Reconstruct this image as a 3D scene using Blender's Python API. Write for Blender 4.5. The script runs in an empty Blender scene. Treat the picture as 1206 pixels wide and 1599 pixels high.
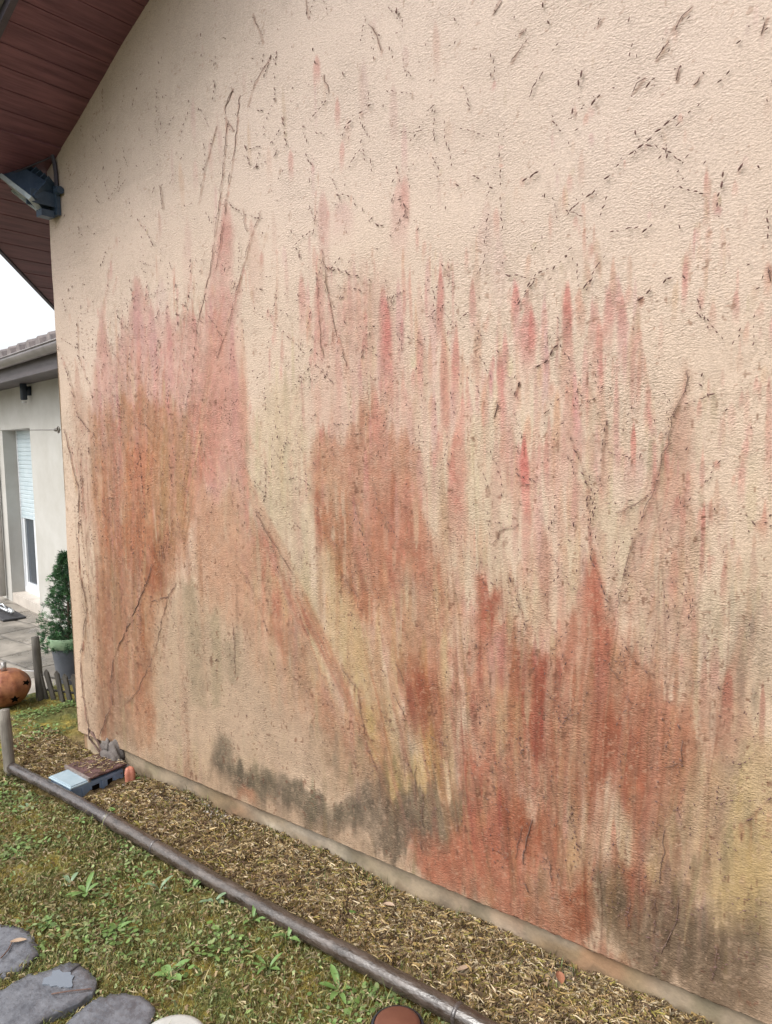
import bpy, math, random
import numpy as np
from mathutils import Vector, Matrix
SC = bpy.context.scene
COL = SC.collection
# ------------------------------------------------------------------ camera
cam_d = bpy.data.cameras.new("camera"); cam = bpy.data.objects.new("camera", cam_d); COL.objects.link(cam)
_R = [[0.78815504, -0.04490836, 0.61383619], [0.61528475, 0.08239937, -0.78398662], [-0.01537216, 0.99558705, 0.09257491]]
_C = [3.969196, -2.151031, 1.75]
cam.matrix_world = Matrix(((_R[0][0], _R[0][1], _R[0][2], _C[0]), (_R[1][0], _R[1][1], _R[1][2], _C[1]),
                           (_R[2][0], _R[2][1], _R[2][2], _C[2]), (0, 0, 0, 1)))
cam_d.sensor_fit = 'VERTICAL'; cam_d.sensor_height = 24.0; cam_d.lens = 1155.0/1599*24
cam_d.clip_start = 0.05; cam_d.clip_end = 500
SC.camera = cam
# ------------------------------------------------------------------ overcast sky, one soft sun
SUN_EL, SUN_AZ = math.radians(52), math.radians(200)
w = bpy.data.worlds.new("World"); SC.world = w; w.use_nodes = True
nt = w.node_tree; nt.nodes.clear()
sky = nt.nodes.new('ShaderNodeTexSky'); sky.sky_type = 'NISHITA'; sky.sun_disc = False
sky.sun_elevation = SUN_EL; sky.sun_rotation = SUN_AZ; sky.air_density = 1.0; sky.dust_density = 4.0; sky.ozone_density = 1.0
hs = nt.nodes.new('ShaderNodeHueSaturation'); hs.inputs['Saturation'].default_value = 0.22
bg = nt.nodes.new('ShaderNodeBackground'); bg.inputs['Strength'].default_value = 0.15; hs.inputs['Value'].default_value = 1.35
wo = nt.nodes.new('ShaderNodeOutputWorld')
nt.links.new(sky.outputs[0], hs.inputs['Color']); nt.links.new(hs.outputs[0], bg.inputs['Color']); nt.links.new(bg.outputs[0], wo.inputs['Surface'])
sd = bpy.data.lights.new("sun", 'SUN'); sd.energy = 0.8; sd.angle = math.radians(28); sd.color = (1.0, .97, .92)
so = bpy.data.objects.new("sun", sd); COL.objects.link(so)
_sd = Vector((math.sin(SUN_AZ)*math.cos(SUN_EL), math.cos(SUN_AZ)*math.cos(SUN_EL), math.sin(SUN_EL)))
so.rotation_euler = _sd.to_track_quat('Z', 'Y').to_euler(); so.location = (0, -5, 8)
SC.view_settings.view_transform = 'Standard'; SC.view_settings.look = 'None'
SC.view_settings.exposure = 0.68; SC.view_settings.gamma = 1.0; SC.view_settings.use_curve_mapping = False
SC.render.engine = 'CYCLES'
rnd = random.Random(7)
rng = np.random.default_rng(11)
# ------------------------------------------------------------------ helpers
def lin(c):
    c = np.asarray(c, dtype=np.float64)/255.0
    return np.where(c <= .04045, c/12.92, ((c+.055)/1.055)**2.4)
class MB:
    def __init__(s): s.v = []; s.f = []; s.c = []
    def add(s, vs, fs, col=None):
        o = len(s.v); s.v += [tuple(v) for v in vs]; s.f += [tuple(i+o for i in f) for f in fs]
        if col is not None: s.c += [col]*len(vs)
    def box(s, lo, hi, M=None, bev=0.0):
        x0, y0, z0 = lo; x1, y1, z1 = hi
        if bev <= 0:
            vs = [(x0,y0,z0),(x1,y0,z0),(x1,y1,z0),(x0,y1,z0),(x0,y0,z1),(x1,y0,z1),(x1,y1,z1),(x0,y1,z1)]
            fs = [(0,3,2,1),(4,5,6,7),(0,1,5,4),(1,2,6,5),(2,3,7,6),(3,0,4,7)]
        else:
            b = bev; vs = []; fs = []
            for z, i in ((z0, b), (z0+b, 0), (z1-b, 0), (z1, b)):
                vs += [(x0+i+ (b if i==0 else 0)*0,y0+i,z),(x1-i,y0+i,z),(x1-i,y1-i,z),(x0+i,y1-i,z)]
            for k in range(3):
                for j in range(4):
                    a = k*4+j; c = k*4+(j+1) % 4; fs.append((a, c, c+4, a+4))
            fs += [(3,2,1,0), (12,13,14,15)]
        if M is not None: vs = [M @ Vector(v) for v in vs]
        s.add(vs, fs)
    def tube(s, pts, rad, n=8, caps=True, col=None):
        pts = [Vector(p) for p in pts]; k = len(pts)
        rad = rad if isinstance(rad, (list, tuple)) else [rad]*k
        vs = []; up = None
        for i in range(k):
            t = (pts[min(i+1, k-1)]-pts[max(i-1, 0)]).normalized()
            if up is None: up = Vector((0,0,1)) if abs(t.z) < .9 else Vector((1,0,0))
            a = t.cross(up); 
            if a.length < 1e-5: a = t.cross(Vector((0,1,0)))
            a.normalize(); b = a.cross(t).normalized(); up = b
            for j in range(n):
                th = 2*math.pi*j/n; vs.append(pts[i]+(a*math.cos(th)+b*math.sin(th))*rad[i])
        fs = [(i*n+j, i*n+(j+1) % n, (i+1)*n+(j+1) % n, (i+1)*n+j) for i in range(k-1) for j in range(n)]
        if caps: fs += [tuple(range(n-1, -1, -1)), tuple((k-1)*n+j for j in range(n))]
        s.add(vs, fs, col)
    def lathe(s, prof, n=24, c=(0,0,0), fn=None):
        vs = []; k = len(prof)
        for r, z in prof:
            for j in range(n):
                th = 2*math.pi*j/n; rr = r*(fn(th) if fn else 1)
                vs.append((c[0]+rr*math.cos(th), c[1]+rr*math.sin(th), c[2]+z))
        fs = [(i*n+j, i*n+(j+1) % n, (i+1)*n+(j+1) % n, (i+1)*n+j) for i in range(k-1) for j in range(n)]
        s.add(vs, fs)
    def prism(s, poly, z0, z1):
        n = len(poly); vs = [(x, y, z0) for x, y in poly]+[(x, y, z1) for x, y in poly]
        fs = [tuple(range(n-1, -1, -1)), tuple(range(n, 2*n))]+[(i, (i+1) % n, n+(i+1) % n, n+i) for i in range(n)]
        s.add(vs, fs)
    def build(s, name, mat, parent=None, smooth=False, loc=None):
        me = bpy.data.meshes.new(name); me.from_pydata([tuple(v) for v in s.v], [], s.f)
        if s.c:
            a = me.color_attributes.new("Col", 'FLOAT_COLOR', 'POINT')
            a.data.foreach_set('color', np.array([tuple(c)+(1,) for c in s.c], dtype=np.float32).ravel())
        if smooth: me.polygons.foreach_set('use_smooth', [True]*len(me.polygons))
        me.update()
        o = bpy.data.objects.new(name, me); COL.objects.link(o)
        if mat: me.materials.append(mat)
        if parent: o.parent = parent; o.matrix_parent_inverse = parent.matrix_world.inverted() if loc is None else Matrix()
        if parent is None and loc is not None: o.location = loc
        return o
def npmesh(name, V, F, mat, cols=None, parent=None, smooth=False):
    V = np.asarray(V, dtype=np.float32); F = np.asarray(F, dtype=np.int32); k = F.shape[1]
    me = bpy.data.meshes.new(name); me.vertices.add(len(V)); me.vertices.foreach_set('co', V.ravel())
    me.loops.add(F.size); me.loops.foreach_set('vertex_index', F.ravel())
    me.polygons.add(len(F)); me.polygons.foreach_set('loop_start', np.arange(0, F.size, k, dtype=np.int32))
    me.polygons.foreach_set('loop_total', np.full(len(F), k, dtype=np.int32))
    me.polygons.foreach_set('use_smooth', np.full(len(F), smooth))
    me.update(calc_edges=True)
    if cols is not None:
        a = me.color_attributes.new("Col", 'FLOAT_COLOR', 'POINT')
        a.data.foreach_set('color', np.concatenate([cols, np.ones((len(cols), 1))], 1).astype(np.float32).ravel())
    o = bpy.data.objects.new(name, me); COL.objects.link(o)
    if mat: me.materials.append(mat)
    if parent: o.parent = parent; o.matrix_parent_inverse = parent.matrix_world.inverted()
    return o
def tag(o, label=None, cat=None, group=None, kind=None):
    if label: o['label'] = label
    if cat: o['category'] = cat
    if group: o['group'] = group
    if kind: o['kind'] = kind
    return o
def thing(name, loc, label, cat, group=None):
    o = bpy.data.objects.new(name, None); COL.objects.link(o); o.location = loc; o.empty_display_size = .1
    o.matrix_world = Matrix.Translation(loc)
    return tag(o, label, cat, group)
def mat(name, c1, c2=None, rough=.7, scale=8, bump=0.0, bscale=60, metal=0.0, attr=False, stretch=(1,1,1), rough2=None, spec=.5, trans=0, contrast=(.35,.65)):
    m = bpy.data.materials.new(name); m.use_nodes = True; n = m.node_tree; N = n.nodes; L = n.links
    b = N['Principled BSDF']; b.inputs['Roughness'].default_value = rough; b.inputs['Metallic'].default_value = metal
    b.inputs['Specular IOR Level'].default_value = spec
    tc = N.new('ShaderNodeTexCoord'); mp = N.new('ShaderNodeMapping'); mp.inputs['Scale'].default_value = stretch
    L.new(tc.outputs['Object'], mp.inputs['Vector'])
    nz = N.new('ShaderNodeTexNoise'); nz.inputs['Scale'].default_value = scale; nz.inputs['Detail'].default_value = 6; nz.inputs['Roughness'].default_value = .65
    L.new(mp.outputs[0], nz.inputs['Vector'])
    rp = N.new('ShaderNodeValToRGB'); rp.color_ramp.elements[0].position = contrast[0]; rp.color_ramp.elements[1].position = contrast[1]
    rp.color_ramp.elements[0].color = (*c1, 1); rp.color_ramp.elements[1].color = (*(c2 or c1), 1)
    L.new(nz.outputs['Fac'], rp.inputs[0])
    if attr:
        at = N.new('ShaderNodeAttribute'); at.attribute_name = 'Col'
        mx = N.new('ShaderNodeMix'); mx.data_type = 'RGBA'; mx.blend_type = 'MULTIPLY'; mx.inputs['Factor'].default_value = 1
        L.new(rp.outputs[0], mx.inputs['A']); L.new(at.outputs['Color'], mx.inputs['B']); L.new(mx.outputs['Result'], b.inputs['Base Color'])
    else: L.new(rp.outputs[0], b.inputs['Base Color'])
    if rough2 is not None:
        mr = N.new('ShaderNodeMapRange'); mr.inputs['From Min'].default_value = .35; mr.inputs['From Max'].default_value = .65
        mr.inputs['To Min'].default_value = rough; mr.inputs['To Max'].default_value = rough2
        L.new(nz.outputs['Fac'], mr.inputs['Value']); L.new(mr.outputs[0], b.inputs['Roughness'])
    if bump:
        n2 = N.new('ShaderNodeTexNoise'); n2.inputs['Scale'].default_value = bscale; n2.inputs['Detail'].default_value = 4
        L.new(mp.outputs[0], n2.inputs['Vector'])
        bp = N.new('ShaderNodeBump'); bp.inputs['Strength'].default_value = .8; bp.inputs['Distance'].default_value = bump
        L.new(n2.outputs['Fac'], bp.inputs['Height']); L.new(bp.outputs[0], b.inputs['Normal'])
    if trans: b.inputs['Transmission Weight'].default_value = trans
    return m
# value noise on arrays
def vnoise(x, z, seed):
    g = np.random.default_rng(seed).random((256, 256))
    xi = np.floor(x).astype(int); zi = np.floor(z).astype(int); fx = x-xi; fz = z-zi
    fx = fx*fx*(3-2*fx); fz = fz*fz*(3-2*fz)
    a = g[xi & 255, zi & 255]; b = g[(xi+1) & 255, zi & 255]; c = g[xi & 255, (zi+1) & 255]; d = g[(xi+1) & 255, (zi+1) & 255]
    return (a*(1-fx)+b*fx)*(1-fz)+(c*(1-fx)+d*fx)*fz
def sstep(a, b, x):
    t = np.clip((x-a)/(b-a), 0, 1); return t*t*(3-2*t)
def sdf(poly, x, z):           # negative inside
    d = np.full(x.shape, 1e9); ins = np.zeros(x.shape, bool); n = len(poly)
    for i in range(n):
        ax, az = poly[i]; bx, bz = poly[(i+1) % n]; ex, ez = bx-ax, bz-az
        t = np.clip(((x-ax)*ex+(z-az)*ez)/(ex*ex+ez*ez+1e-12), 0, 1)
        d = np.minimum(d, (x-ax-t*ex)**2+(z-az-t*ez)**2)
        c = ((az > z) != (bz > z)) & (x < ex*(z-az)/(ez if ez else 1e-12)+ax); ins ^= c
    return np.where(ins, -np.sqrt(d), np.sqrt(d))
# ------------------------------------------------------------------ traced stains, lower ones with some light falloff in their colour, in metres on the wall (x along it, z up)
REGIONS=[([(1.005, 3.747), (3.537, 2.839), (3.557, 2.18), (3.024, 2.262), (2.297, 2.573), (1.224, 2.868), (0.241, 3.238)], (221, 203, 192), 0.45, 0.25, 0.3),
([(-0.056, 3.541), (1.274, 3.651), (1.742, 3.483), (1.232, 3.002), (0.337, 2.961), (-0.114, 3.05)], (203, 188, 173), 0.5, 0.22, 0.3),  # grey overhang shade below the eaves, painted into the wall colour
([(1.513, 1.875), (1.859, 1.889), (1.907, 1.217), (1.937, 1.062), (1.775, 1.122), (1.556, 1.489)], (220, 199, 170), 0.5, 0.04, 1),
([(1.115, 1.138), (1.63, 0.909), (1.805, 0.408), (1.602, 0.267), (1.203, 0.219), (0.737, 0.163), (0.755, 0.773)], (214, 184, 148), 0.6, 0.06, 1),
([(1.366, 0.688), (1.818, 0.773), (1.918, 0.465), (1.646, 0.338), (1.306, 0.401)], (206, 176, 155), 0.5, 0.08, 1),
([(3.387, 0.842), (3.593, 0.948), (3.611, 0.351), (3.416, 0.346), (3.356, 0.6)], (214, 182, 128), 0.75, 0.07, 0.6),
([(3.463, 0.578), (3.599, 0.77), (3.61, 0.388), (3.485, 0.394)], (209, 176, 124), 0.5, 0.05, 0.5),
([(3.382, 1.068), (3.589, 1.106), (3.597, 0.824), (3.407, 0.751)], (212, 182, 150), 0.6, 0.05, 1),
([(2.454, 1.73), (2.664, 1.75), (2.737, 1.343), (2.879, 1.313), (2.947, 1.196), (2.879, 1.144), (2.712, 1.319), (2.61, 1.287), (2.506, 1.505)], (212, 195, 165), 0.5, 0.03, 1),
([(0.393, 2.276), (0.493, 2.395), (0.591, 2.194), (0.724, 2.461), (0.799, 2.527), (0.906, 2.423), (1.012, 2.366), (1.143, 2.322), (1.284, 2.389), (1.363, 2.624), (1.434, 2.744), (1.488, 2.681), (1.443, 2.45), (1.524, 2.425), (1.456, 2.233), (1.495, 2.012), (1.498, 1.738), (1.348, 1.568), (0.398, 1.679), (0.3, 1.95)], (206, 158, 148), 0.72, 0.025, 1),
([(0.122, 2.095), (0.362, 1.948), (0.311, 1.405), (0.194, 1.188), (0.13, 1.538)], (190, 150, 130), 0.55, 0.03, 0.5),
([(0.328, 1.916), (0.768, 1.994), (1.388, 1.907), (1.357, 1.739), (1.187, 1.534), (1.087, 1.319), (0.971, 1.06), (0.782, 0.909), (0.701, 0.428), (0.48, 0.204), (0.194, 0.173), (0.25, 0.767), (0.297, 1.126), (0.273, 1.542)], (184, 128, 98), 0.85, 0.03, 1),
([(1.164, 1.916), (1.39, 1.935), (1.359, 1.767), (1.244, 1.565), (1.167, 1.593)], (192, 106, 94), 0.7, 0.03, 0.6),
([(0.812, 1.868), (1.16, 1.858), (1.138, 1.503), (0.976, 1.28), (0.743, 1.328)], (166, 124, 86), 0.7, 0.05, 1),
([(0.392, 1.612), (0.711, 1.616), (0.674, 1.16), (0.347, 1.131)], (184, 108, 78), 0.7, 0.04, 1),
([(0.547, 1.349), (0.955, 1.341), (0.883, 1.051), (0.521, 1.045)], (176, 100, 70), 0.75, 0.04, 1),
([(0.316, 1.128), (0.589, 1.152), (0.555, 0.742), (0.458, 0.306), (0.271, 0.301), (0.25, 0.767)], (180, 122, 98), 0.6, 0.03, 1),
([(0.577, 1.017), (0.919, 1.055), (0.854, 0.658), (0.714, 0.226), (0.538, 0.183), (0.637, 0.687)], (190, 136, 102), 0.65, 0.03, 1),
([(1.269, 2.139), (1.492, 2.121), (1.527, 1.738), (1.498, 1.571), (1.279, 1.537)], (204, 150, 138), 0.6, 0.03, 1),
([(0.113, 1.038), (0.267, 0.947), (0.194, 0.173), (0.043, 0.138)], (190, 160, 135), 0.5, 0.02, 0.3),
([(0.223, 0.473), (0.531, 0.462), (0.595, 0.162), (0.191, 0.135)], (146, 122, 100), 0.5, 0.03, 0.6),
([(1.163, 1.533), (1.489, 1.571), (1.571, 1.379), (1.715, 1.06), (1.822, 0.884), (1.995, 0.647), (2.192, 0.458), (2.124, 0.359), (1.916, 0.41), (1.657, 0.6), (1.459, 0.794), (1.246, 0.97), (1.118, 1.199)], (209, 160, 134), 0.65, 0.05, 1),
([(1.138, 1.503), (1.454, 1.542), (1.567, 1.295), (1.635, 1.022), (1.463, 0.883), (1.163, 1.143)], (203, 150, 126), 0.5, 0.05, 1),
([(1.514, 1.488), (1.669, 1.358), (1.753, 1.228), (1.811, 1.072), (1.877, 0.866), (1.818, 0.773), (1.709, 0.893), (1.616, 1.048), (1.532, 1.264)], (190, 116, 94), 0.8, 0.02, 0.7),
([(1.675, 1.027), (1.859, 0.863), (2.065, 0.689), (2.256, 0.501), (2.377, 0.383), (2.253, 0.319), (2.025, 0.493), (1.778, 0.71)], (186, 130, 102), 0.7, 0.035, 1),
([(1.041, 1.13), (1.115, 1.138), (1.152, 0.804), (1.163, 0.525), (1.059, 0.567)], (150, 134, 104), 0.5, 0.015, 0.6),
([(1.199, 0.964), (1.315, 0.98), (1.29, 0.521), (1.195, 0.5)], (168, 150, 112), 0.5, 0.02, 1),
([(1.308, 0.859), (1.419, 0.846), (1.433, 0.701), (1.342, 0.654)], (160, 140, 110), 0.4, 0.02, 1),
([(1.643, 1.19), (1.871, 1.213), (1.934, 0.955), (1.998, 0.754), (1.891, 0.733), (1.808, 0.99)], (216, 188, 142), 0.6, 0.03, 1),
([(1.854, 1.761), (1.97, 2.082), (2.046, 2.387), (2.293, 2.351), (2.402, 2.047), (2.454, 1.73), (2.157, 1.733)], (208, 170, 155), 0.5, 0.05, 1.3),
([(1.924, 1.734), (2.094, 1.782), (2.225, 1.968), (2.281, 1.755), (2.44, 1.73), (2.465, 1.526), (2.531, 1.37), (2.579, 1.283), (2.615, 1.152), (2.54, 1.096), (2.565, 0.914), (2.536, 0.695), (2.411, 0.69), (2.384, 0.88), (2.297, 1.012), (2.237, 1.102), (2.142, 1.089), (2.094, 1.159), (2.046, 1.23), (1.955, 1.273), (1.909, 1.478)], (192, 136, 116), 0.9, 0.018, 0.8),
([(1.929, 1.658), (2.092, 1.684), (2.15, 1.439), (2.146, 1.29), (1.945, 1.299)], (182, 126, 96), 0.6, 0.04, 1),
([(2.151, 1.489), (2.395, 1.546), (2.531, 1.324), (2.389, 1.193), (2.177, 1.244)], (184, 112, 92), 0.65, 0.05, 1),
([(2.096, 1.235), (2.27, 1.204), (2.327, 0.992), (2.204, 0.997), (2.109, 1.085)], (192, 112, 80), 0.6, 0.03, 1),
([(1.945, 1.299), (2.097, 1.261), (2.139, 0.987), (2.261, 0.756), (2.38, 0.584), (2.257, 0.527), (2.132, 0.703), (2.004, 0.94)], (212, 180, 134), 0.6, 0.03, 1),
([(2.266, 1.007), (2.386, 1.001), (2.554, 0.912), (2.566, 0.703), (2.468, 0.631), (2.383, 0.782)], (182, 102, 76), 0.75, 0.025, 1),
([(2.557, 1.281), (2.674, 1.16), (2.724, 0.944), (2.735, 0.629), (2.659, 0.655), (2.595, 0.919)], (212, 168, 146), 0.55, 0.03, 1),
([(2.649, 1.201), (2.809, 1.156), (2.845, 0.966), (2.785, 0.844), (2.673, 0.889)], (208, 146, 136), 0.6, 0.03, 1),
([(2.131, 0.651), (2.229, 0.699), (2.349, 0.551), (2.524, 0.621), (2.522, 0.451), (2.317, 0.416), (2.192, 0.484)], (204, 166, 96), 0.65, 0.025, 1),
([(2.425, 0.693), (2.525, 0.693), (2.537, 0.576), (2.438, 0.574)], (214, 178, 84), 0.7, 0.02, 1),
([(2.292, 0.738), (2.412, 0.764), (2.439, 0.623), (2.334, 0.547)], (152, 132, 104), 0.65, 0.02, 1),
([(2.675, 1.293), (2.756, 1.29), (2.79, 1.175), (2.852, 1.097), (2.943, 1.09), (2.991, 1.181), (3.043, 1.269), (3.09, 1.325), (3.136, 1.221), (3.187, 1.13), (3.254, 1.092), (3.348, 1.023), (3.386, 0.898), (3.399, 0.711), (3.338, 0.614), (3.224, 0.578), (3.113, 0.647), (3.092, 0.599), (2.995, 0.613), (2.928, 0.483), (2.881, 0.535), (2.81, 0.445), (2.76, 0.29), (2.547, 0.165), (2.521, 0.328), (2.606, 0.594), (2.654, 0.793), (2.613, 0.946), (2.648, 1.111)], (196, 134, 112), 0.8, 0.02, 0.9),
([(2.667, 1.303), (2.712, 1.286), (2.773, 1.249), (2.761, 1.171), (2.681, 1.105)], (186, 92, 74), 0.6, 0.016, 0.8),
([(2.612, 0.713), (2.736, 0.788), (2.785, 0.529), (2.735, 0.305), (2.576, 0.249), (2.592, 0.543)], (188, 100, 80), 0.8, 0.03, 1),
([(2.809, 1.047), (2.925, 1.066), (2.949, 0.858), (2.904, 0.674), (2.824, 0.72)], (176, 90, 70), 0.75, 0.02, 1),
([(3.1, 0.83), (3.239, 0.883), (3.279, 0.774), (3.224, 0.638), (3.102, 0.644)], (180, 94, 72), 0.7, 0.03, 1.1),
([(3.088, 1.012), (3.348, 1.004), (3.386, 0.88), (3.1, 0.789)], (186, 112, 92), 0.7, 0.04, 1),
([(3.209, 0.956), (3.376, 0.953), (3.389, 0.766), (3.242, 0.684)], (186, 122, 96), 0.6, 0.03, 1),
([(3.057, 1.351), (3.099, 1.325), (3.124, 1.219), (3.142, 1.062), (3.098, 1.014), (3.066, 1.13)], (190, 98, 82), 0.75, 0.012, 0.5),
([(2.948, 0.986), (3.035, 1.023), (3.068, 0.864), (3.05, 0.607), (2.995, 0.591)], (186, 146, 116), 0.6, 0.02, 1),
([(3.026, 0.854), (3.089, 0.848), (3.102, 0.665), (3.038, 0.689)], (216, 180, 156), 0.6, 0.015, 1),
([(2.904, 0.674), (3.08, 0.742), (3.092, 0.599), (2.973, 0.498), (2.893, 0.539)], (164, 144, 116), 0.55, 0.03, 1.2),
([(3.05, 0.522), (3.155, 0.555), (3.157, 0.41), (3.067, 0.399)], (212, 172, 146), 0.7, 0.02, 1),
([(2.761, 0.861), (2.845, 0.857), (2.846, 0.659), (2.797, 0.555), (2.76, 0.636)], (212, 170, 128), 0.6, 0.02, 1),
([(3.271, 1.239), (3.342, 1.304), (3.395, 1.255), (3.381, 1.105), (3.31, 1.073), (3.235, 1.118)], (170, 146, 118), 0.6, 0.035, 1.2),
([(3.342, 1.945), (3.36, 1.917), (3.371, 1.723), (3.38, 1.545), (3.398, 1.274), (3.368, 1.084), (3.292, 1.07), (3.235, 1.137), (3.205, 1.23), (3.171, 1.245), (3.197, 1.383), (3.246, 1.576), (3.307, 1.741)], (200, 160, 140), 0.62, 0.012, 0.6),
([(3.322, 1.831), (3.365, 1.829), (3.379, 1.616), (3.337, 1.543), (3.282, 1.614)], (192, 142, 126), 0.4, 0.03, 0.8),
([(3.431, 1.187), (3.48, 1.231), (3.585, 1.228), (3.589, 1.106), (3.501, 1.072), (3.433, 1.096)], (160, 140, 116), 0.6, 0.03, 1.4),
([(3.392, 1.013), (3.441, 1.115), (3.499, 1.144), (3.52, 0.967), (3.569, 0.924), (3.523, 0.858), (3.405, 0.827)], (194, 142, 124), 0.6, 0.03, 1.3),
([(3.164, 0.6), (3.318, 0.667), (3.358, 0.502), (3.342, 0.397), (3.218, 0.37)], (176, 146, 112), 0.6, 0.035, 1.2),
([(3.319, 0.608), (3.391, 0.689), (3.36, 0.423), (3.314, 0.406)], (158, 118, 96), 0.5, 0.02, 1),
([(3.473, 0.845), (3.522, 0.867), (3.471, 0.581), (3.404, 0.479), (3.394, 0.534), (3.443, 0.686)], (168, 134, 118), 0.6, 0.025, 0.8),
([(3.511, 0.669), (3.551, 0.719), (3.57, 0.614), (3.53, 0.582)], (160, 142, 124), 0.5, 0.02, 0.8),
([(2.974, 0.476), (3.051, 0.501), (3.052, 0.393), (2.974, 0.344)], (206, 160, 98), 0.6, 0.02, 1),
([(3.255, 0.486), (3.312, 0.526), (3.314, 0.426), (3.267, 0.388)], (206, 168, 104), 0.5, 0.02, 1),
([(2.376, 0.306), (2.549, 0.386), (2.71, 0.483), (2.928, 0.439), (2.964, 0.207), (3.043, 0.128), (3.253, 0.049), (3.172, 0.033), (2.81, 0.099), (2.373, 0.127)], (198, 114, 92), 0.82, 0.03, 1),
([(2.76, 0.476), (2.996, 0.483), (2.974, 0.344), (2.81, 0.285)], (182, 100, 68), 0.65, 0.03, 1),
([(2.97, 0.309), (3.095, 0.349), (3.107, 0.22), (3.069, 0.139), (2.976, 0.166)], (178, 90, 62), 0.7, 0.016, 0.7),
([(3.177, 0.434), (3.256, 0.446), (3.305, 0.382), (3.248, 0.336), (3.188, 0.337)], (176, 84, 60), 0.8, 0.015, 0.7),
([(2.974, 0.355), (3.246, 0.462), (3.247, 0.411), (2.975, 0.304)], (174, 104, 76), 0.6, 0.012, 0.6),
([(1.204, 0.251), (1.269, 0.393), (1.341, 0.373), (1.371, 0.264), (1.401, 0.327), (1.442, 0.268), (1.501, 0.329), (1.604, 0.312), (1.802, 0.317), (1.984, 0.269), (2.124, 0.373), (2.255, 0.462), (2.378, 0.471), (2.55, 0.508), (2.645, 0.464), (2.604, 0.331), (2.404, 0.215), (2.119, 0.171), (1.833, 0.133), (1.514, 0.152), (1.2, 0.171)], (120, 103, 84), 0.72, 0.022, 0.8),
([(1.848, 0.559), (2.129, 0.572), (2.255, 0.423), (1.984, 0.292), (1.842, 0.39)], (176, 150, 120), 0.6, 0.04, 1),
([(2.102, 0.827), (2.201, 0.871), (2.261, 0.731), (2.379, 0.534), (2.256, 0.501), (2.164, 0.658)], (186, 150, 118), 0.4, 0.03, 1),
([(2.858, 0.279), (2.929, 0.283), (2.98, 0.168), (2.971, 0.142), (2.894, 0.133)], (150, 126, 96), 0.7, 0.015, 1),
([(3.095, 0.334), (3.177, 0.386), (3.248, 0.34), (3.251, 0.154), (3.129, 0.164)], (142, 116, 88), 0.75, 0.025, 1),
([(3.106, 0.327), (3.247, 0.391), (3.36, 0.427), (3.432, 0.421), (3.535, 0.395), (3.61, 0.397), (3.618, 0.129), (3.44, 0.068), (3.252, 0.07), (3.171, 0.139), (3.128, 0.25)], (134, 108, 84), 0.8, 0.04, 1),
([(3.36, 0.404), (3.502, 0.381), (3.491, 0.143), (3.348, 0.115)], (112, 92, 72), 0.5, 0.05, 1.2),
([(3.576, 0.411), (3.609, 0.425), (3.612, 0.314), (3.554, 0.326)], (100, 86, 70), 0.5, 0.04, 1),
([(2.378, 0.484), (2.605, 0.523), (2.59, 0.375), (2.405, 0.316)], (150, 128, 100), 0.6, 0.03, 1),
([(2.237, 1.077), (2.39, 1.265), (2.502, 1.137), (2.414, 0.934), (2.296, 0.937)], (176, 146, 116), 0.45, 0.03, 1),
([(0.682, 0.184), (1.203, 0.219), (1.598, 0.177), (2.373, 0.153), (2.372, 0.088), (1.595, 0.087), (0.562, 0.118)], (196, 164, 134), 0.5, 0.03, 0.5),
([(1.385, 0.191), (1.516, 0.198), (1.513, 0.146), (1.383, 0.144)], (206, 130, 100), 0.7, 0.015, 0.5)]
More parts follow.
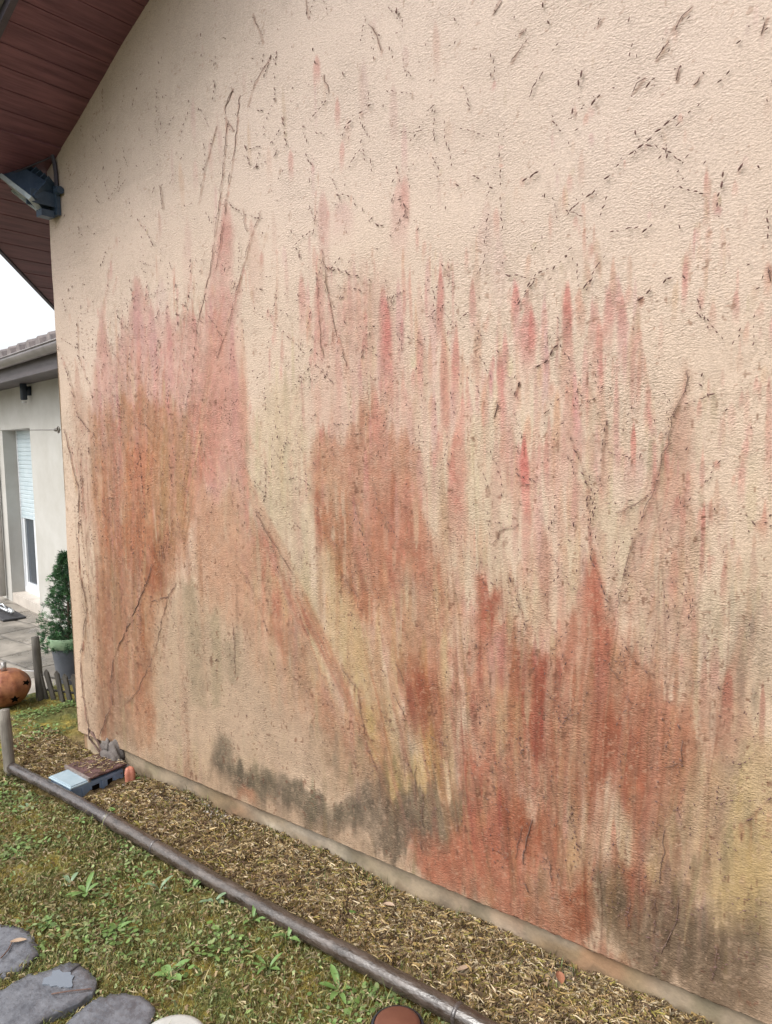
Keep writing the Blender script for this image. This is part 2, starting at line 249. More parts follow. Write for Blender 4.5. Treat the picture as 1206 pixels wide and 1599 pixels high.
LATE=[([(0.825, 0.98), (1.041, 1.13), (1.251, 1.061), (1.486, 0.915), (1.661, 0.687), (1.919, 0.493), (1.951, 0.35), (1.646, 0.338), (1.207, 0.299), (0.797, 0.229), (0.77, 0.61)], (224, 193, 166), 0.8, 0.06, 0.7),
([(1.138, 1.503), (1.464, 1.57), (1.567, 1.295), (1.635, 1.022), (1.466, 0.941), (1.248, 1.001), (1.118, 1.199)], (206, 158, 132), 0.5, 0.05, 0.7),
([(1.186, 2.26), (1.5, 2.282), (1.555, 1.737), (1.517, 1.544), (1.281, 1.566), (1.164, 1.916)], (204, 146, 132), 0.5, 0.04, 1),
([(3.156, 1.223), (3.292, 1.089), (3.393, 0.994), (3.399, 0.711), (3.244, 0.604), (3.101, 0.727), (3.117, 1.098)], (186, 120, 96), 0.5, 0.04, 1),
([(1.597, 1.953), (1.863, 1.99), (1.877, 1.58), (1.943, 1.22), (1.828, 1.048), (1.687, 1.304), (1.545, 1.517)], (222, 200, 172), 0.5, 0.03, 1),
([(2.467, 1.73), (2.535, 1.752), (2.611, 1.376), (2.649, 1.246), (2.597, 1.217), (2.505, 1.414)], (216, 198, 170), 0.55, 0.02, 0.8),
([(2.64, 1.858), (2.75, 1.853), (2.785, 1.304), (2.879, 1.187), (2.913, 1.275), (2.947, 1.196), (2.891, 1.135), (2.785, 1.174), (2.712, 1.341)], (218, 198, 170), 0.5, 0.02, 0.8),
([(3.04, 1.608), (3.247, 1.538), (3.193, 1.383), (3.156, 1.243), (3.115, 1.337)], (218, 198, 170), 0.6, 0.02, 0.8),
([(2.989, 1.426), (3.042, 1.43), (3.033, 1.268), (3.001, 1.203)], (216, 196, 166), 0.5, 0.015, 0.8),
([(3.393, 1.365), (3.579, 1.434), (3.584, 1.263), (3.431, 1.187), (3.4, 1.071), (3.38, 1.161)], (216, 196, 168), 0.5, 0.02, 0.9),
([(3.405, 0.846), (3.472, 0.882), (3.427, 0.642), (3.369, 0.447), (3.356, 0.62)], (214, 184, 152), 0.5, 0.02, 0.8),
([(3.513, 0.595), (3.601, 0.698), (3.609, 0.406), (3.501, 0.41), (3.466, 0.463)], (216, 184, 130), 0.6, 0.05, 0.4),
([(3.53, 0.878), (3.594, 0.93), (3.598, 0.788), (3.558, 0.74)], (222, 190, 150), 0.5, 0.02, 0.8),
([(1.227, 0.241), (1.283, 0.402), (1.341, 0.379), (1.371, 0.264), (1.401, 0.339), (1.45, 0.261), (1.514, 0.338), (1.625, 0.317), (1.821, 0.314), (1.984, 0.286), (2.156, 0.311), (2.12, 0.225), (1.835, 0.196), (1.516, 0.207)], (122, 112, 90), 0.42, 0.014, 0.5),
([(1.943, 1.22), (2.095, 1.185), (2.185, 0.893), (2.228, 0.673), (2.117, 0.778), (2.004, 0.966)], (220, 190, 146), 0.5, 0.03, 0.7),
([(3.05, 0.522), (3.144, 0.563), (3.136, 0.434), (3.073, 0.401)], (216, 176, 150), 0.55, 0.02, 0.6),
([(2.975, 0.3), (3.095, 0.345), (3.097, 0.172), (2.998, 0.153)], (184, 94, 62), 0.45, 0.02, 0.6),
([(2.375, 0.255), (2.549, 0.362), (2.76, 0.337), (2.929, 0.238), (3.087, 0.125), (2.81, 0.122), (2.432, 0.136)], (206, 118, 90), 0.5, 0.03, 0.6),
([(1.041, 1.13), (1.123, 1.123), (1.18, 0.808), (1.181, 0.497), (1.077, 0.539)], (160, 146, 116), 0.42, 0.02, 0.6),
([(1.235, 0.939), (1.315, 0.98), (1.314, 0.557), (1.219, 0.506)], (172, 158, 124), 0.4, 0.015, 0.8),
([(1.34, 0.864), (1.428, 0.863), (1.445, 0.688), (1.365, 0.658)], (156, 142, 114), 0.35, 0.015, 0.8),
([(3.11, 0.853), (3.239, 0.903), (3.279, 0.755), (3.213, 0.656), (3.112, 0.668)], (190, 98, 72), 0.45, 0.03, 0.8),
([(0.61, 1.745), (0.855, 1.743), (0.763, 1.233), (0.536, 1.215)], (192, 112, 76), 0.45, 0.03, 0.8)]
DRIPS=[(0.773, 2.53, 2.182, 0.0422, (200, 150, 150), 0.6), (0.886, 2.44, 2.111, 0.0356, (200, 150, 150), 0.5), (0.464, 2.398, 1.945, 0.0351, (204, 150, 140), 0.6), (1.438, 2.822, 2.346, 0.0493, (206, 140, 132), 0.35), (2.292, 2.329, 1.964, 0.0263, (196, 126, 122), 0.65), (2.309, 2.281, 1.871, 0.0203, (196, 112, 104), 0.4), (2.534, 2.368, 2.123, 0.013, (200, 124, 116), 0.6), (2.662, 2.296, 2.152, 0.0123, (206, 140, 132), 0.6), (2.679, 2.191, 1.899, 0.0195, (200, 154, 134), 0.4), (2.446, 2.176, 1.91, 0.0164, (206, 140, 132), 0.5), (2.491, 2.127, 1.974, 0.0107, (200, 154, 134), 0.5), (2.547, 2.164, 1.729, 0.0209, (196, 140, 126), 0.55), (2.594, 2.159, 1.86, 0.0153, (196, 132, 122), 0.6), (2.243, 1.967, 1.684, 0.0212, (200, 134, 122), 0.6), (2.599, 1.859, 1.285, 0.036, (206, 130, 118), 0.55), (2.577, 1.729, 1.328, 0.0209, (196, 112, 104), 0.35), (2.62, 1.923, 1.772, 0.0127, (206, 140, 132), 0.5), (2.769, 2.058, 1.811, 0.0141, (200, 126, 120), 0.55), (2.75, 1.812, 1.344, 0.0191, (196, 146, 136), 0.55), (2.82, 2.253, 2.174, 0.0136, (196, 110, 104), 0.6), (2.863, 2.198, 1.99, 0.0311, (206, 130, 126), 0.6), (2.876, 2.187, 2.048, 0.0132, (196, 112, 104), 0.5), (2.996, 2.238, 2.076, 0.0165, (190, 112, 104), 0.75), (3.001, 2.114, 1.882, 0.0249, (200, 142, 130), 0.5), (2.998, 1.921, 1.567, 0.0293, (208, 160, 148), 0.5), (3.136, 2.29, 2.153, 0.0095, (200, 154, 134), 0.5), (3.123, 2.21, 2.026, 0.0174, (198, 138, 130), 0.55), (3.085, 2.179, 1.992, 0.0158, (206, 140, 132), 0.4), (3.101, 2.121, 1.99, 0.0098, (196, 112, 104), 0.35), (2.855, 1.788, 1.521, 0.0204, (204, 104, 100), 0.75), (2.864, 1.604, 1.312, 0.0182, (206, 124, 118), 0.45), (2.931, 1.786, 1.626, 0.0087, (196, 130, 122), 0.6), (2.8, 1.831, 1.602, 0.0186, (196, 150, 140), 0.5), (2.837, 1.373, 1.309, 0.014, (200, 154, 134), 0.4), (3.205, 1.808, 1.687, 0.0075, (204, 110, 104), 0.7), (3.199, 1.687, 1.612, 0.0151, (208, 160, 150), 0.4), (3.339, 2.251, 2.162, 0.0085, (206, 140, 132), 0.45), (3.124, 1.839, 1.533, 0.0118, (196, 150, 130), 0.5), (3.077, 1.802, 1.609, 0.0101, (196, 156, 140), 0.4), (2.923, 1.503, 1.193, 0.0221, (190, 140, 124), 0.65), (2.913, 1.317, 1.107, 0.0269, (186, 136, 116), 0.55), (2.998, 1.427, 1.325, 0.0085, (200, 154, 134), 0.5), (3.052, 1.45, 1.291, 0.0166, (190, 150, 136), 0.5), (3.025, 1.247, 1.042, 0.0191, (186, 112, 92), 0.6), (3.405, 1.581, 1.474, 0.0067, (196, 120, 112), 0.6), (3.462, 1.425, 1.336, 0.0082, (196, 132, 122), 0.6), (3.375, 1.399, 1.253, 0.0121, (196, 148, 130), 0.5), (3.535, 1.465, 1.362, 0.0094, (186, 138, 126), 0.5), (3.349, 1.615, 1.471, 0.0087, (196, 112, 104), 0.3), (3.437, 1.653, 1.547, 0.0082, (200, 154, 134), 0.4), (3.5, 1.705, 1.619, 0.0095, (206, 140, 132), 0.4), (3.472, 2.144, 2.111, 0.0094, (206, 140, 132), 0.4), (3.561, 1.887, 1.688, 0.009, (206, 150, 140), 0.5), (3.422, 1.896, 1.827, 0.0099, (176, 158, 130), 0.4), (3.252, 1.761, 1.669, 0.0073, (176, 158, 130), 0.5), (3.287, 1.76, 1.687, 0.0072, (176, 158, 130), 0.5), (2.374, 2.698, 2.406, 0.0444, (212, 170, 160), 0.5), (2.39, 2.684, 2.555, 0.0221, (206, 140, 132), 0.35), (2.007, 2.724, 2.419, 0.0327, (204, 162, 154), 0.5), (1.975, 2.422, 2.083, 0.0335, (206, 140, 132), 0.4), (2.087, 2.661, 2.546, 0.057, (214, 180, 172), 0.5), (2.111, 2.378, 2.071, 0.038, (200, 154, 134), 0.35), (1.879, 2.437, 2.19, 0.0209, (206, 140, 132), 0.4), (2.172, 2.346, 2.16, 0.0185, (200, 154, 134), 0.35), (1.99, 3.202, 3.145, 0.0162, (206, 140, 132), 0.5), (2.087, 3.025, 2.958, 0.0125, (206, 140, 132), 0.4), (2.102, 2.875, 2.818, 0.0125, (206, 140, 132), 0.4), (1.837, 2.906, 2.835, 0.0175, (206, 140, 132), 0.35), (2.763, 2.441, 2.181, 0.0232, (216, 186, 178), 0.4), (2.716, 2.55, 2.309, 0.0236, (214, 184, 174), 0.35), (1.716, 1.999, 1.468, 0.0227, (196, 170, 136), 0.35), (1.776, 2.098, 1.736, 0.0184, (176, 158, 130), 0.35), (1.531, 1.82, 1.627, 0.0163, (176, 158, 130), 0.45), (1.813, 1.631, 1.313, 0.0184, (190, 150, 136), 0.45), (1.612, 2.683, 2.35, 0.0386, (212, 176, 160), 0.4), (1.174, 2.796, 2.378, 0.0364, (212, 180, 168), 0.4), (0.975, 2.546, 2.342, 0.059, (214, 186, 180), 0.4), (0.2, 2.226, 1.955, 0.032, (196, 156, 140), 0.5), (3.48, 1.122, 0.977, 0.0131, (186, 112, 98), 0.6), (3.415, 1.148, 1.019, 0.0102, (190, 130, 116), 0.6), (3.567, 1.102, 0.961, 0.0078, (170, 110, 98), 0.6), (3.513, 1.2, 1.003, 0.0112, (150, 124, 104), 0.5), (3.445, 1.189, 1.08, 0.0167, (188, 130, 120), 0.6), (2.97, 1.074, 0.884, 0.0176, (180, 100, 84), 0.55), (3.128, 1.1, 0.959, 0.0282, (200, 122, 110), 0.5), (2.749, 1.126, 0.948, 0.0295, (214, 150, 146), 0.5), (3.254, 1.102, 0.966, 0.0188, (190, 120, 96), 0.5), (3.244, 0.584, 0.462, 0.0116, (170, 110, 90), 0.5), (3.164, 0.6, 0.434, 0.0101, (186, 106, 84), 0.6), (3.049, 0.65, 0.501, 0.0107, (176, 120, 90), 0.5), (2.264, 0.907, 0.68, 0.0186, (196, 160, 120), 0.5), (2.094, 1.134, 0.771, 0.0232, (196, 140, 116), 0.4), (2.022, 0.969, 0.651, 0.0275, (196, 146, 124), 0.4), (2.152, 0.836, 0.655, 0.0229, (182, 130, 100), 0.5), (2.553, 0.818, 0.483, 0.0273, (206, 176, 140), 0.5), (2.736, 0.675, 0.491, 0.0151, (214, 170, 140), 0.5), (2.66, 0.909, 0.748, 0.0129, (180, 100, 84), 0.5), (2.384, 0.88, 0.683, 0.0236, (180, 98, 76), 0.5), (2.437, 0.938, 0.72, 0.0287, (182, 94, 72), 0.5), (2.524, 0.621, 0.475, 0.0139, (170, 110, 90), 0.4), (1.234, 0.602, 0.381, 0.033, (206, 186, 150), 0.4), (0.735, 0.502, 0.191, 0.0562, (194, 126, 96), 0.45), (0.654, 0.757, 0.236, 0.0344, (190, 120, 90), 0.5), (0.494, 1.076, 0.515, 0.0479, (196, 140, 110), 0.5), (0.385, 1.065, 0.53, 0.0434, (176, 120, 98), 0.4), (1.431, 1.169, 0.696, 0.013, (150, 116, 96), 0.55), (1.297, 0.977, 0.672, 0.0137, (150, 150, 110), 0.4), (1.284, 0.427, 0.27, 0.0279, (110, 96, 80), 0.6), (1.41, 0.335, 0.227, 0.0223, (110, 96, 80), 0.6)]
DRIP_ZONES=[(1.905, 2.715, 2.409, 1.869, 80, 0.118, 0.472, 0.0059, 0.0206, (202, 146, 138), 0.42), (2.715, 3.221, 2.268, 1.726, 85, 0.085, 0.363, 0.0043, 0.0171, (202, 146, 138), 0.42), (2.452, 3.189, 1.849, 1.353, 90, 0.115, 0.435, 0.0046, 0.0183, (202, 146, 130), 0.4), (1.783, 2.562, 2.339, 1.245, 40, 0.188, 0.627, 0.0063, 0.0188, (190, 165, 135), 0.35), (1.502, 1.957, 2.099, 1.198, 45, 0.191, 0.763, 0.0076, 0.0229, (196, 176, 144), 0.4), (1.485, 1.875, 1.736, 0.915, 22, 0.194, 0.581, 0.0077, 0.0194, (196, 150, 130), 0.4), (0.38, 1.522, 2.451, 1.742, 40, 0.254, 0.915, 0.0102, 0.0356, (198, 140, 130), 0.4), (0.213, 1.21, 1.743, 0.428, 60, 0.325, 1.083, 0.0108, 0.0325, (170, 110, 84), 0.35), (0.204, 1.206, 1.743, 0.254, 40, 0.325, 1.083, 0.0108, 0.0271, (214, 176, 146), 0.35), (1.907, 2.61, 1.731, 0.759, 50, 0.15, 0.602, 0.009, 0.0241, (180, 112, 88), 0.35), (1.898, 2.609, 1.351, 0.633, 50, 0.15, 0.542, 0.009, 0.0241, (212, 176, 136), 0.4), (2.553, 3.402, 1.206, 0.579, 70, 0.084, 0.336, 0.0063, 0.0189, (180, 96, 76), 0.4), (2.553, 3.403, 1.206, 0.494, 60, 0.084, 0.336, 0.0063, 0.0189, (208, 166, 138), 0.4), (2.548, 3.246, 0.593, 0.057, 40, 0.088, 0.265, 0.0066, 0.0199, (172, 120, 88), 0.4), (3.243, 3.599, 1.001, 0.433, 40, 0.067, 0.269, 0.005, 0.0151, (196, 160, 134), 0.4), (3.247, 3.605, 0.72, 0.238, 40, 0.067, 0.269, 0.005, 0.0151, (140, 116, 92), 0.35), (3.228, 3.575, 1.897, 1.185, 30, 0.034, 0.151, 0.0034, 0.0084, (190, 160, 140), 0.35), (2.57, 3.548, 2.886, 2.246, 30, 0.03, 0.118, 0.0039, 0.0079, (196, 160, 150), 0.25), (1.004, 2.57, 3.28, 2.434, 40, 0.054, 0.29, 0.0072, 0.0181, (200, 162, 152), 0.28), (1.087, 1.858, 1.178, 0.353, 26, 0.165, 0.66, 0.0124, 0.0289, (180, 156, 124), 0.3), (1.838, 2.76, 0.651, 0.194, 50, 0.087, 0.32, 0.0087, 0.0204, (150, 130, 100), 0.4), (3.379, 3.585, 1.373, 1.051, 22, 0.048, 0.178, 0.0048, 0.0097, (170, 146, 124), 0.45), (3.154, 3.393, 1.614, 1.068, 30, 0.073, 0.292, 0.0055, 0.0146, (186, 140, 118), 0.35), (2.16, 2.665, 2.045, 1.593, 30, 0.142, 0.397, 0.0085, 0.0198, (198, 140, 128), 0.4)]
FANS=[((0.332, 0.278), (0.783, 0.777), (0.2, 2.226), (0.957, 2.431), 26, 0.006, 0.03, [(188, 118, 88), (198, 140, 112), (176, 108, 80)], 0.42),
((0.48, 0.557), (1.074, 1.257), (0.574, 2.322), (1.502, 2.468), 50, 0.006, 0.035, [(186, 112, 84), (200, 136, 118), (204, 146, 136), (172, 122, 88)], 0.42),
((0.464, 1.073), (1.141, 1.563), (0.411, 2.468), (1.571, 2.64), 40, 0.004, 0.02, [(204, 148, 138), (196, 128, 112), (210, 160, 150)], 0.42),
((0.198, 0.211), (0.516, 0.283), (0.048, 2.03), (0.434, 2.076), 18, 0.004, 0.014, [(150, 118, 96), (168, 124, 100)], 0.35),
((1.422, 1.738), (1.58, 1.573), (1.995, 0.647), (2.376, 0.306), 34, 0.006, 0.03, [(186, 116, 90), (196, 134, 106), (204, 150, 128)], 0.42),
((1.577, 1.518), (1.723, 1.253), (1.823, 0.911), (2.131, 0.651), 16, 0.006, 0.022, [(184, 106, 84)], 0.5),
((2.374, 0.204), (2.709, 0.272), (1.954, 1.582), (2.559, 1.417), 50, 0.006, 0.03, [(184, 112, 86), (196, 134, 108), (176, 122, 90), (178, 98, 76)], 0.36),
((2.709, 0.319), (3.042, 0.281), (2.649, 1.291), (3.094, 1.335), 46, 0.006, 0.026, [(182, 96, 74), (194, 122, 98), (174, 112, 84)], 0.4),
((2.952, 0.247), (3.288, 0.253), (3.032, 1.329), (3.395, 1.255), 50, 0.006, 0.026, [(180, 96, 72), (190, 122, 96), (178, 134, 104)], 0.38),
((3.23, 0.228), (3.4, 0.26), (3.293, 1.051), (3.574, 1.279), 30, 0.005, 0.02, [(176, 116, 92), (186, 136, 112), (160, 128, 104)], 0.36),
((3.156, 1.243), (3.236, 1.06), (3.312, 1.902), (3.385, 1.723), 16, 0.004, 0.016, [(190, 134, 116), (198, 150, 132)], 0.4)]
FANS2=[((0.54, 0.568), (1.02, 1.191), (0.568, 2.26), (1.496, 2.362), 34, 0.003, 0.012, [(216, 184, 152), (210, 170, 140)], 0.4),
((1.498, 1.571), (1.655, 1.466), (2.064, 0.662), (2.318, 0.467), 12, 0.003, 0.012, [(214, 182, 150)], 0.35),
((2.434, 0.225), (2.709, 0.272), (2.02, 1.483), (2.558, 1.372), 34, 0.003, 0.012, [(212, 178, 142), (206, 166, 134)], 0.38),
((2.709, 0.39), (3.041, 0.325), (2.649, 1.201), (3.095, 1.255), 32, 0.003, 0.013, [(212, 176, 142), (204, 162, 132)], 0.4),
((2.997, 0.308), (3.287, 0.294), (3.075, 1.213), (3.397, 1.182), 34, 0.003, 0.013, [(210, 174, 142), (204, 164, 136)], 0.4),
((3.25, 0.195), (3.436, 0.236), (3.316, 0.784), (3.591, 1.036), 20, 0.003, 0.013, [(208, 178, 142)], 0.35),
((2.76, -0.017), (3.349, 0.074), (2.658, 0.608), (3.354, 0.698), 40, 0.002, 0.007, [(120, 84, 64), (104, 80, 62)], 0.4),
((2.248, 0.109), (2.656, 0.205), (2.129, 0.598), (2.607, 0.782), 22, 0.002, 0.006, [(110, 90, 70), (130, 100, 78)], 0.35),
((0.261, 0.188), (0.879, 0.629), (0.122, 2.095), (1.366, 2.297), 40, 0.0015, 0.004, [(120, 78, 60), (136, 92, 72)], 0.45),
((2.549, 0.338), (3.432, 0.431), (2.426, 1.73), (3.488, 1.549), 60, 0.0015, 0.004, [(130, 84, 66), (146, 100, 80)], 0.35)]
CREEPER=[([(1.334, 3.511), (1.329, 3.363)], 'c', 2),
([(1.656, 3.454), (1.71, 3.332)], 's', 1),
([(1.941, 3.412), (1.955, 3.336)], 's', 1.2),
([(2.247, 3.223), (2.275, 3.169), (2.297, 3.117)], 's', 2.2),
([(1.747, 3.265), (1.655, 3.198), (1.61, 3.123)], 's', 1.2),
([(1.78, 3.273), (1.765, 3.079)], 'c', 1.5),
([(1.974, 3.221), (1.992, 3.149)], 'c', 2.5),
([(2.026, 3.111), (2.05, 3.047)], 's', 2),
([(1.52, 3.211), (1.464, 3.153), (1.476, 3.073), (1.444, 2.926), (1.4, 2.751), (1.336, 2.52), (1.244, 2.311)], 's', 1.8),
([(1.562, 3.179), (1.53, 3.02), (1.487, 2.89), (1.432, 2.705), (1.37, 2.514)], 's', 2),
([(1.524, 3.21), (1.469, 3.162)], 's', 2.4),
([(1.478, 3.098), (1.515, 3.047)], 's', 1.6),
([(1.411, 3.09), (1.326, 2.953), (1.265, 2.805)], 's', 1),
([(1.659, 2.694), (1.601, 2.611), (1.534, 2.471), (1.451, 2.295), (1.357, 2.132)], 's', 1.5),
([(0.994, 2.945), (1.015, 2.835)], 's', 1.4),
([(0.754, 2.888), (0.88, 2.766), (0.953, 2.654)], 'c', 2.2),
([(1.839, 2.588), (1.867, 2.512), (1.893, 2.447)], 'c', 3),
([(1.993, 2.491), (2.002, 2.449), (2.019, 2.344), (2.045, 2.221), (2.111, 2.042)], 's', 1.5),
([(2.005, 2.429), (2.248, 2.335)], 'c', 2.4),
([(1.464, 2.767), (1.593, 2.692), (1.728, 2.646)], 'c', 2),
([(2.357, 2.709), (2.389, 2.598), (2.409, 2.486)], 'c', 2.5),
([(2.498, 2.722), (2.552, 2.647), (2.624, 2.58)], 'c', 1.8),
([(2.674, 2.609), (2.756, 2.545)], 'c', 2.2),
([(2.092, 2.839), (2.125, 2.903), (2.175, 2.93), (2.27, 2.956)], 'c', 2.4),
([(1.802, 3.019), (1.836, 2.882)], 'c', 2),
([(1.922, 2.871), (1.985, 2.757)], 'c', 2.2),
([(2.065, 2.682), (2.155, 2.653)], 'c', 2),
([(2.211, 2.563), (2.29, 2.515)], 'c', 2),
([(1.555, 2.728), (1.578, 2.636)], 's', 1.5),
([(1.591, 2.967), (1.613, 2.873)], 'c', 2.6),
([(3.342, 2.888), (3.3, 2.849), (3.252, 2.786)], 's', 2.2),
([(3.219, 2.749), (3.189, 2.718)], 's', 2.2),
([(3.244, 2.738), (3.218, 2.715)], 'c', 2),
([(3.31, 2.746), (3.308, 2.715)], 's', 4),
([(3.369, 2.707), (3.353, 2.689)], 's', 4),
([(3.039, 2.815), (3.02, 2.74), (2.998, 2.664)], 'c', 3),
([(3.088, 2.737), (3.044, 2.688)], 'c', 3),
([(2.852, 2.961), (2.806, 2.922)], 's', 2),
([(2.848, 2.998), (2.835, 2.991)], 's', 3),
([(2.958, 2.916), (2.923, 2.903)], 'c', 2.6),
([(2.773, 3.11), (2.743, 3.077)], 's', 2),
([(2.914, 3.048), (2.92, 3.006), (2.945, 2.98)], 'c', 2.6),
([(3.101, 2.944), (3.086, 2.932)], 's', 2.6),
([(2.734, 2.96), (2.743, 2.876)], 'c', 1.8),
([(3.523, 2.793), (3.515, 2.763)], 's', 1.8),
([(3.48, 2.783), (3.441, 2.745)], 'c', 2.2),
([(3.348, 2.641), (3.305, 2.618), (3.259, 2.597), (3.215, 2.563), (3.162, 2.54), (3.101, 2.486), (3.002, 2.428)], 'c', 2.3),
([(3.433, 2.463), (3.425, 2.391), (3.42, 2.321)], 'c', 3),
([(3.472, 2.447), (3.458, 2.402)], 'c', 2.6),
([(2.897, 2.572), (2.82, 2.536)], 'c', 2.6),
([(2.763, 2.733), (2.772, 2.538), (2.781, 2.299)], 'c', 1.6),
([(3.249, 2.343), (3.204, 2.325)], 'c', 2.4),
([(2.997, 2.298), (2.93, 2.276), (2.894, 2.258), (2.858, 2.199)], 'c', 2),
([(3.315, 2.2), (3.289, 2.186), (3.222, 2.15), (3.176, 2.112)], 'c', 2.8),
([(3.502, 2.197), (3.45, 2.155)], 'c', 2),
([(3.552, 2.189), (3.555, 2.149)], 's', 4),
([(2.925, 2.494), (2.904, 2.451), (2.929, 2.419)], 'c', 2.4),
([(1.967, 2.392), (1.974, 2.204), (1.991, 2.09)], 's', 1.3),
([(2.757, 1.876), (2.745, 1.829)], 's', 4),
([(2.834, 1.933), (2.816, 1.881)], 'c', 2),
([(2.874, 2.24), (2.829, 2.167)], 'c', 2.2),
([(3.019, 2.138), (2.974, 2.059), (2.929, 1.998), (2.881, 1.964)], 'c', 2.4),
([(2.836, 1.933), (2.818, 1.892)], 'c', 2),
([(3.353, 1.937), (3.341, 1.874), (3.316, 1.81), (3.298, 1.723), (3.261, 1.599), (3.237, 1.575), (3.2, 1.555), (3.161, 1.533)], 's', 1.8),
([(3.125, 1.797), (3.114, 1.715), (3.104, 1.59)], 'c', 1.8),
([(3.005, 1.781), (3.048, 1.671), (3.069, 1.599), (3.072, 1.511), (3.084, 1.393), (3.113, 1.305), (3.152, 1.233)], 'c', 1.8),
([(3.278, 1.627), (3.252, 1.567), (3.214, 1.456), (3.189, 1.365), (3.165, 1.246)], 's', 1.6),
([(3.181, 1.15), (3.22, 1.092), (3.276, 1.051)], 'c', 1.6),
([(3.136, 1.077), (3.213, 0.961)], 's', 1.3),
([(2.938, 1.176), (2.974, 1.112), (3.005, 1.022)], 'c', 1.4),
([(2.066, 1.235), (2.143, 1.16)], 's', 1.3),
([(2.121, 1.569), (2.166, 1.426), (2.207, 1.288)], 'c', 1.5),
([(2.323, 0.937), (2.36, 0.856)], 's', 1.3),
([(2.321, 0.806), (2.37, 0.718)], 's', 1.3),
([(2.046, 0.871), (2.134, 0.786), (2.152, 0.694), (2.178, 0.558), (2.224, 0.492)], 's', 1.3),
([(2.797, 1.314), (2.828, 1.231), (2.875, 1.112)], 'c', 2.2),
([(2.742, 1.408), (2.766, 1.453), (2.835, 1.482)], 's', 1.4),
([(2.443, 0.46), (2.438, 0.351), (2.431, 0.236)], 's', 2),
([(2.409, 0.552), (2.41, 0.418)], 's', 1.4),
([(2.891, 0.493), (2.877, 0.444), (2.849, 0.326), (2.853, 0.278), (2.873, 0.235)], 's', 2.8),
([(2.846, 0.457), (2.824, 0.336)], 's', 1.5),
([(3.022, 0.58), (3.04, 0.497), (3.067, 0.394)], 'c', 1.8),
([(3.321, 0.605), (3.314, 0.507), (3.306, 0.425)], 's', 1.8),
([(3.361, 0.4), (3.353, 0.31), (3.316, 0.223), (3.294, 0.162)], 's', 2.2),
([(3.294, 0.378), (3.294, 0.173)], 's', 1.4),
([(3.595, 0.776), (3.559, 0.721), (3.524, 0.681)], 'c', 1.6),
([(3.361, 0.879), (3.364, 0.822)], 's', 1.6),
([(3.316, 0.784), (3.366, 0.821)], 's', 1.4),
([(2.947, 0.367), (2.959, 0.305)], 's', 1.8),
([(3.216, 0.348), (3.21, 0.241)], 's', 1.4),
([(3.473, 0.292), (3.459, 0.187)], 's', 1.8),
([(0.017, 2.307), (0.091, 2.183), (0.145, 2.07), (0.182, 1.921), (0.355, 1.807)], 'c', 2.4),
([(0.036, 1.859), (0.093, 1.696), (0.155, 1.521), (0.125, 1.219), (0.123, 1.071), (0.175, 0.865), (0.11, 0.673), (0.071, 0.549), (0.08, 0.372), (0.106, 0.228), (0.144, 0.131)], 's', 2.2),
([(0.812, 1.172), (0.701, 0.998), (0.56, 0.811), (0.413, 0.622), (0.384, 0.503), (0.377, 0.359), (0.298, 0.252), (0.238, 0.154)], 's', 2.4),
([(0.233, 2.424), (0.227, 2.234), (0.329, 2.059), (0.362, 1.948)], 'c', 1.8),
([(1.68, 2.306), (1.762, 2.214), (1.869, 2.158)], 'c', 1.8),
([(1.575, 1.468), (1.643, 1.384), (1.699, 1.316), (1.79, 1.205)], 's', 1.5),
([(1.442, 1.219), (1.538, 1.123), (1.635, 0.935)], 'c', 1.3),
([(0.993, 1.088), (0.922, 1.014), (0.787, 0.978)], 's', 1.6),
([(0.922, 1.014), (0.788, 0.699), (0.62, 0.479), (0.482, 0.371)], 's', 1.2),
([(1.28, 0.763), (1.285, 0.764), (1.275, 0.671)], 'c', 1),
([(1.41, 0.936), (1.408, 0.717)], 's', 1.4),
([(0.732, 2.551), (0.759, 2.426), (0.696, 2.186), (0.664, 2.062)], 'c', 2),
([(0.873, 2.531), (0.841, 2.386)], 'c', 2.4),
([(1.084, 2.501), (1.092, 2.27)], 'c', 3),
([(1.207, 2.595), (1.181, 2.403)], 'c', 1.6),
([(0.191, 1.748), (0.189, 1.47), (0.152, 1.292)], 'c', 1.6),
([(0.28, 1.747), (0.311, 1.543)], 'c', 1.6),
([(1.651, 1.384), (1.721, 1.198)], 'c', 1.2),
([(0.748, 1.744), (0.767, 1.426), (0.73, 1.165)], 'c', 1.6),
([(0.575, 2.004), (0.61, 1.745)], 'c', 1.4),
([(1.235, 2.312), (1.171, 2.032), (1.117, 1.918)], 'c', 1.4),
([(0.946, 2.285), (0.903, 2.048)], 'c', 1.6)]
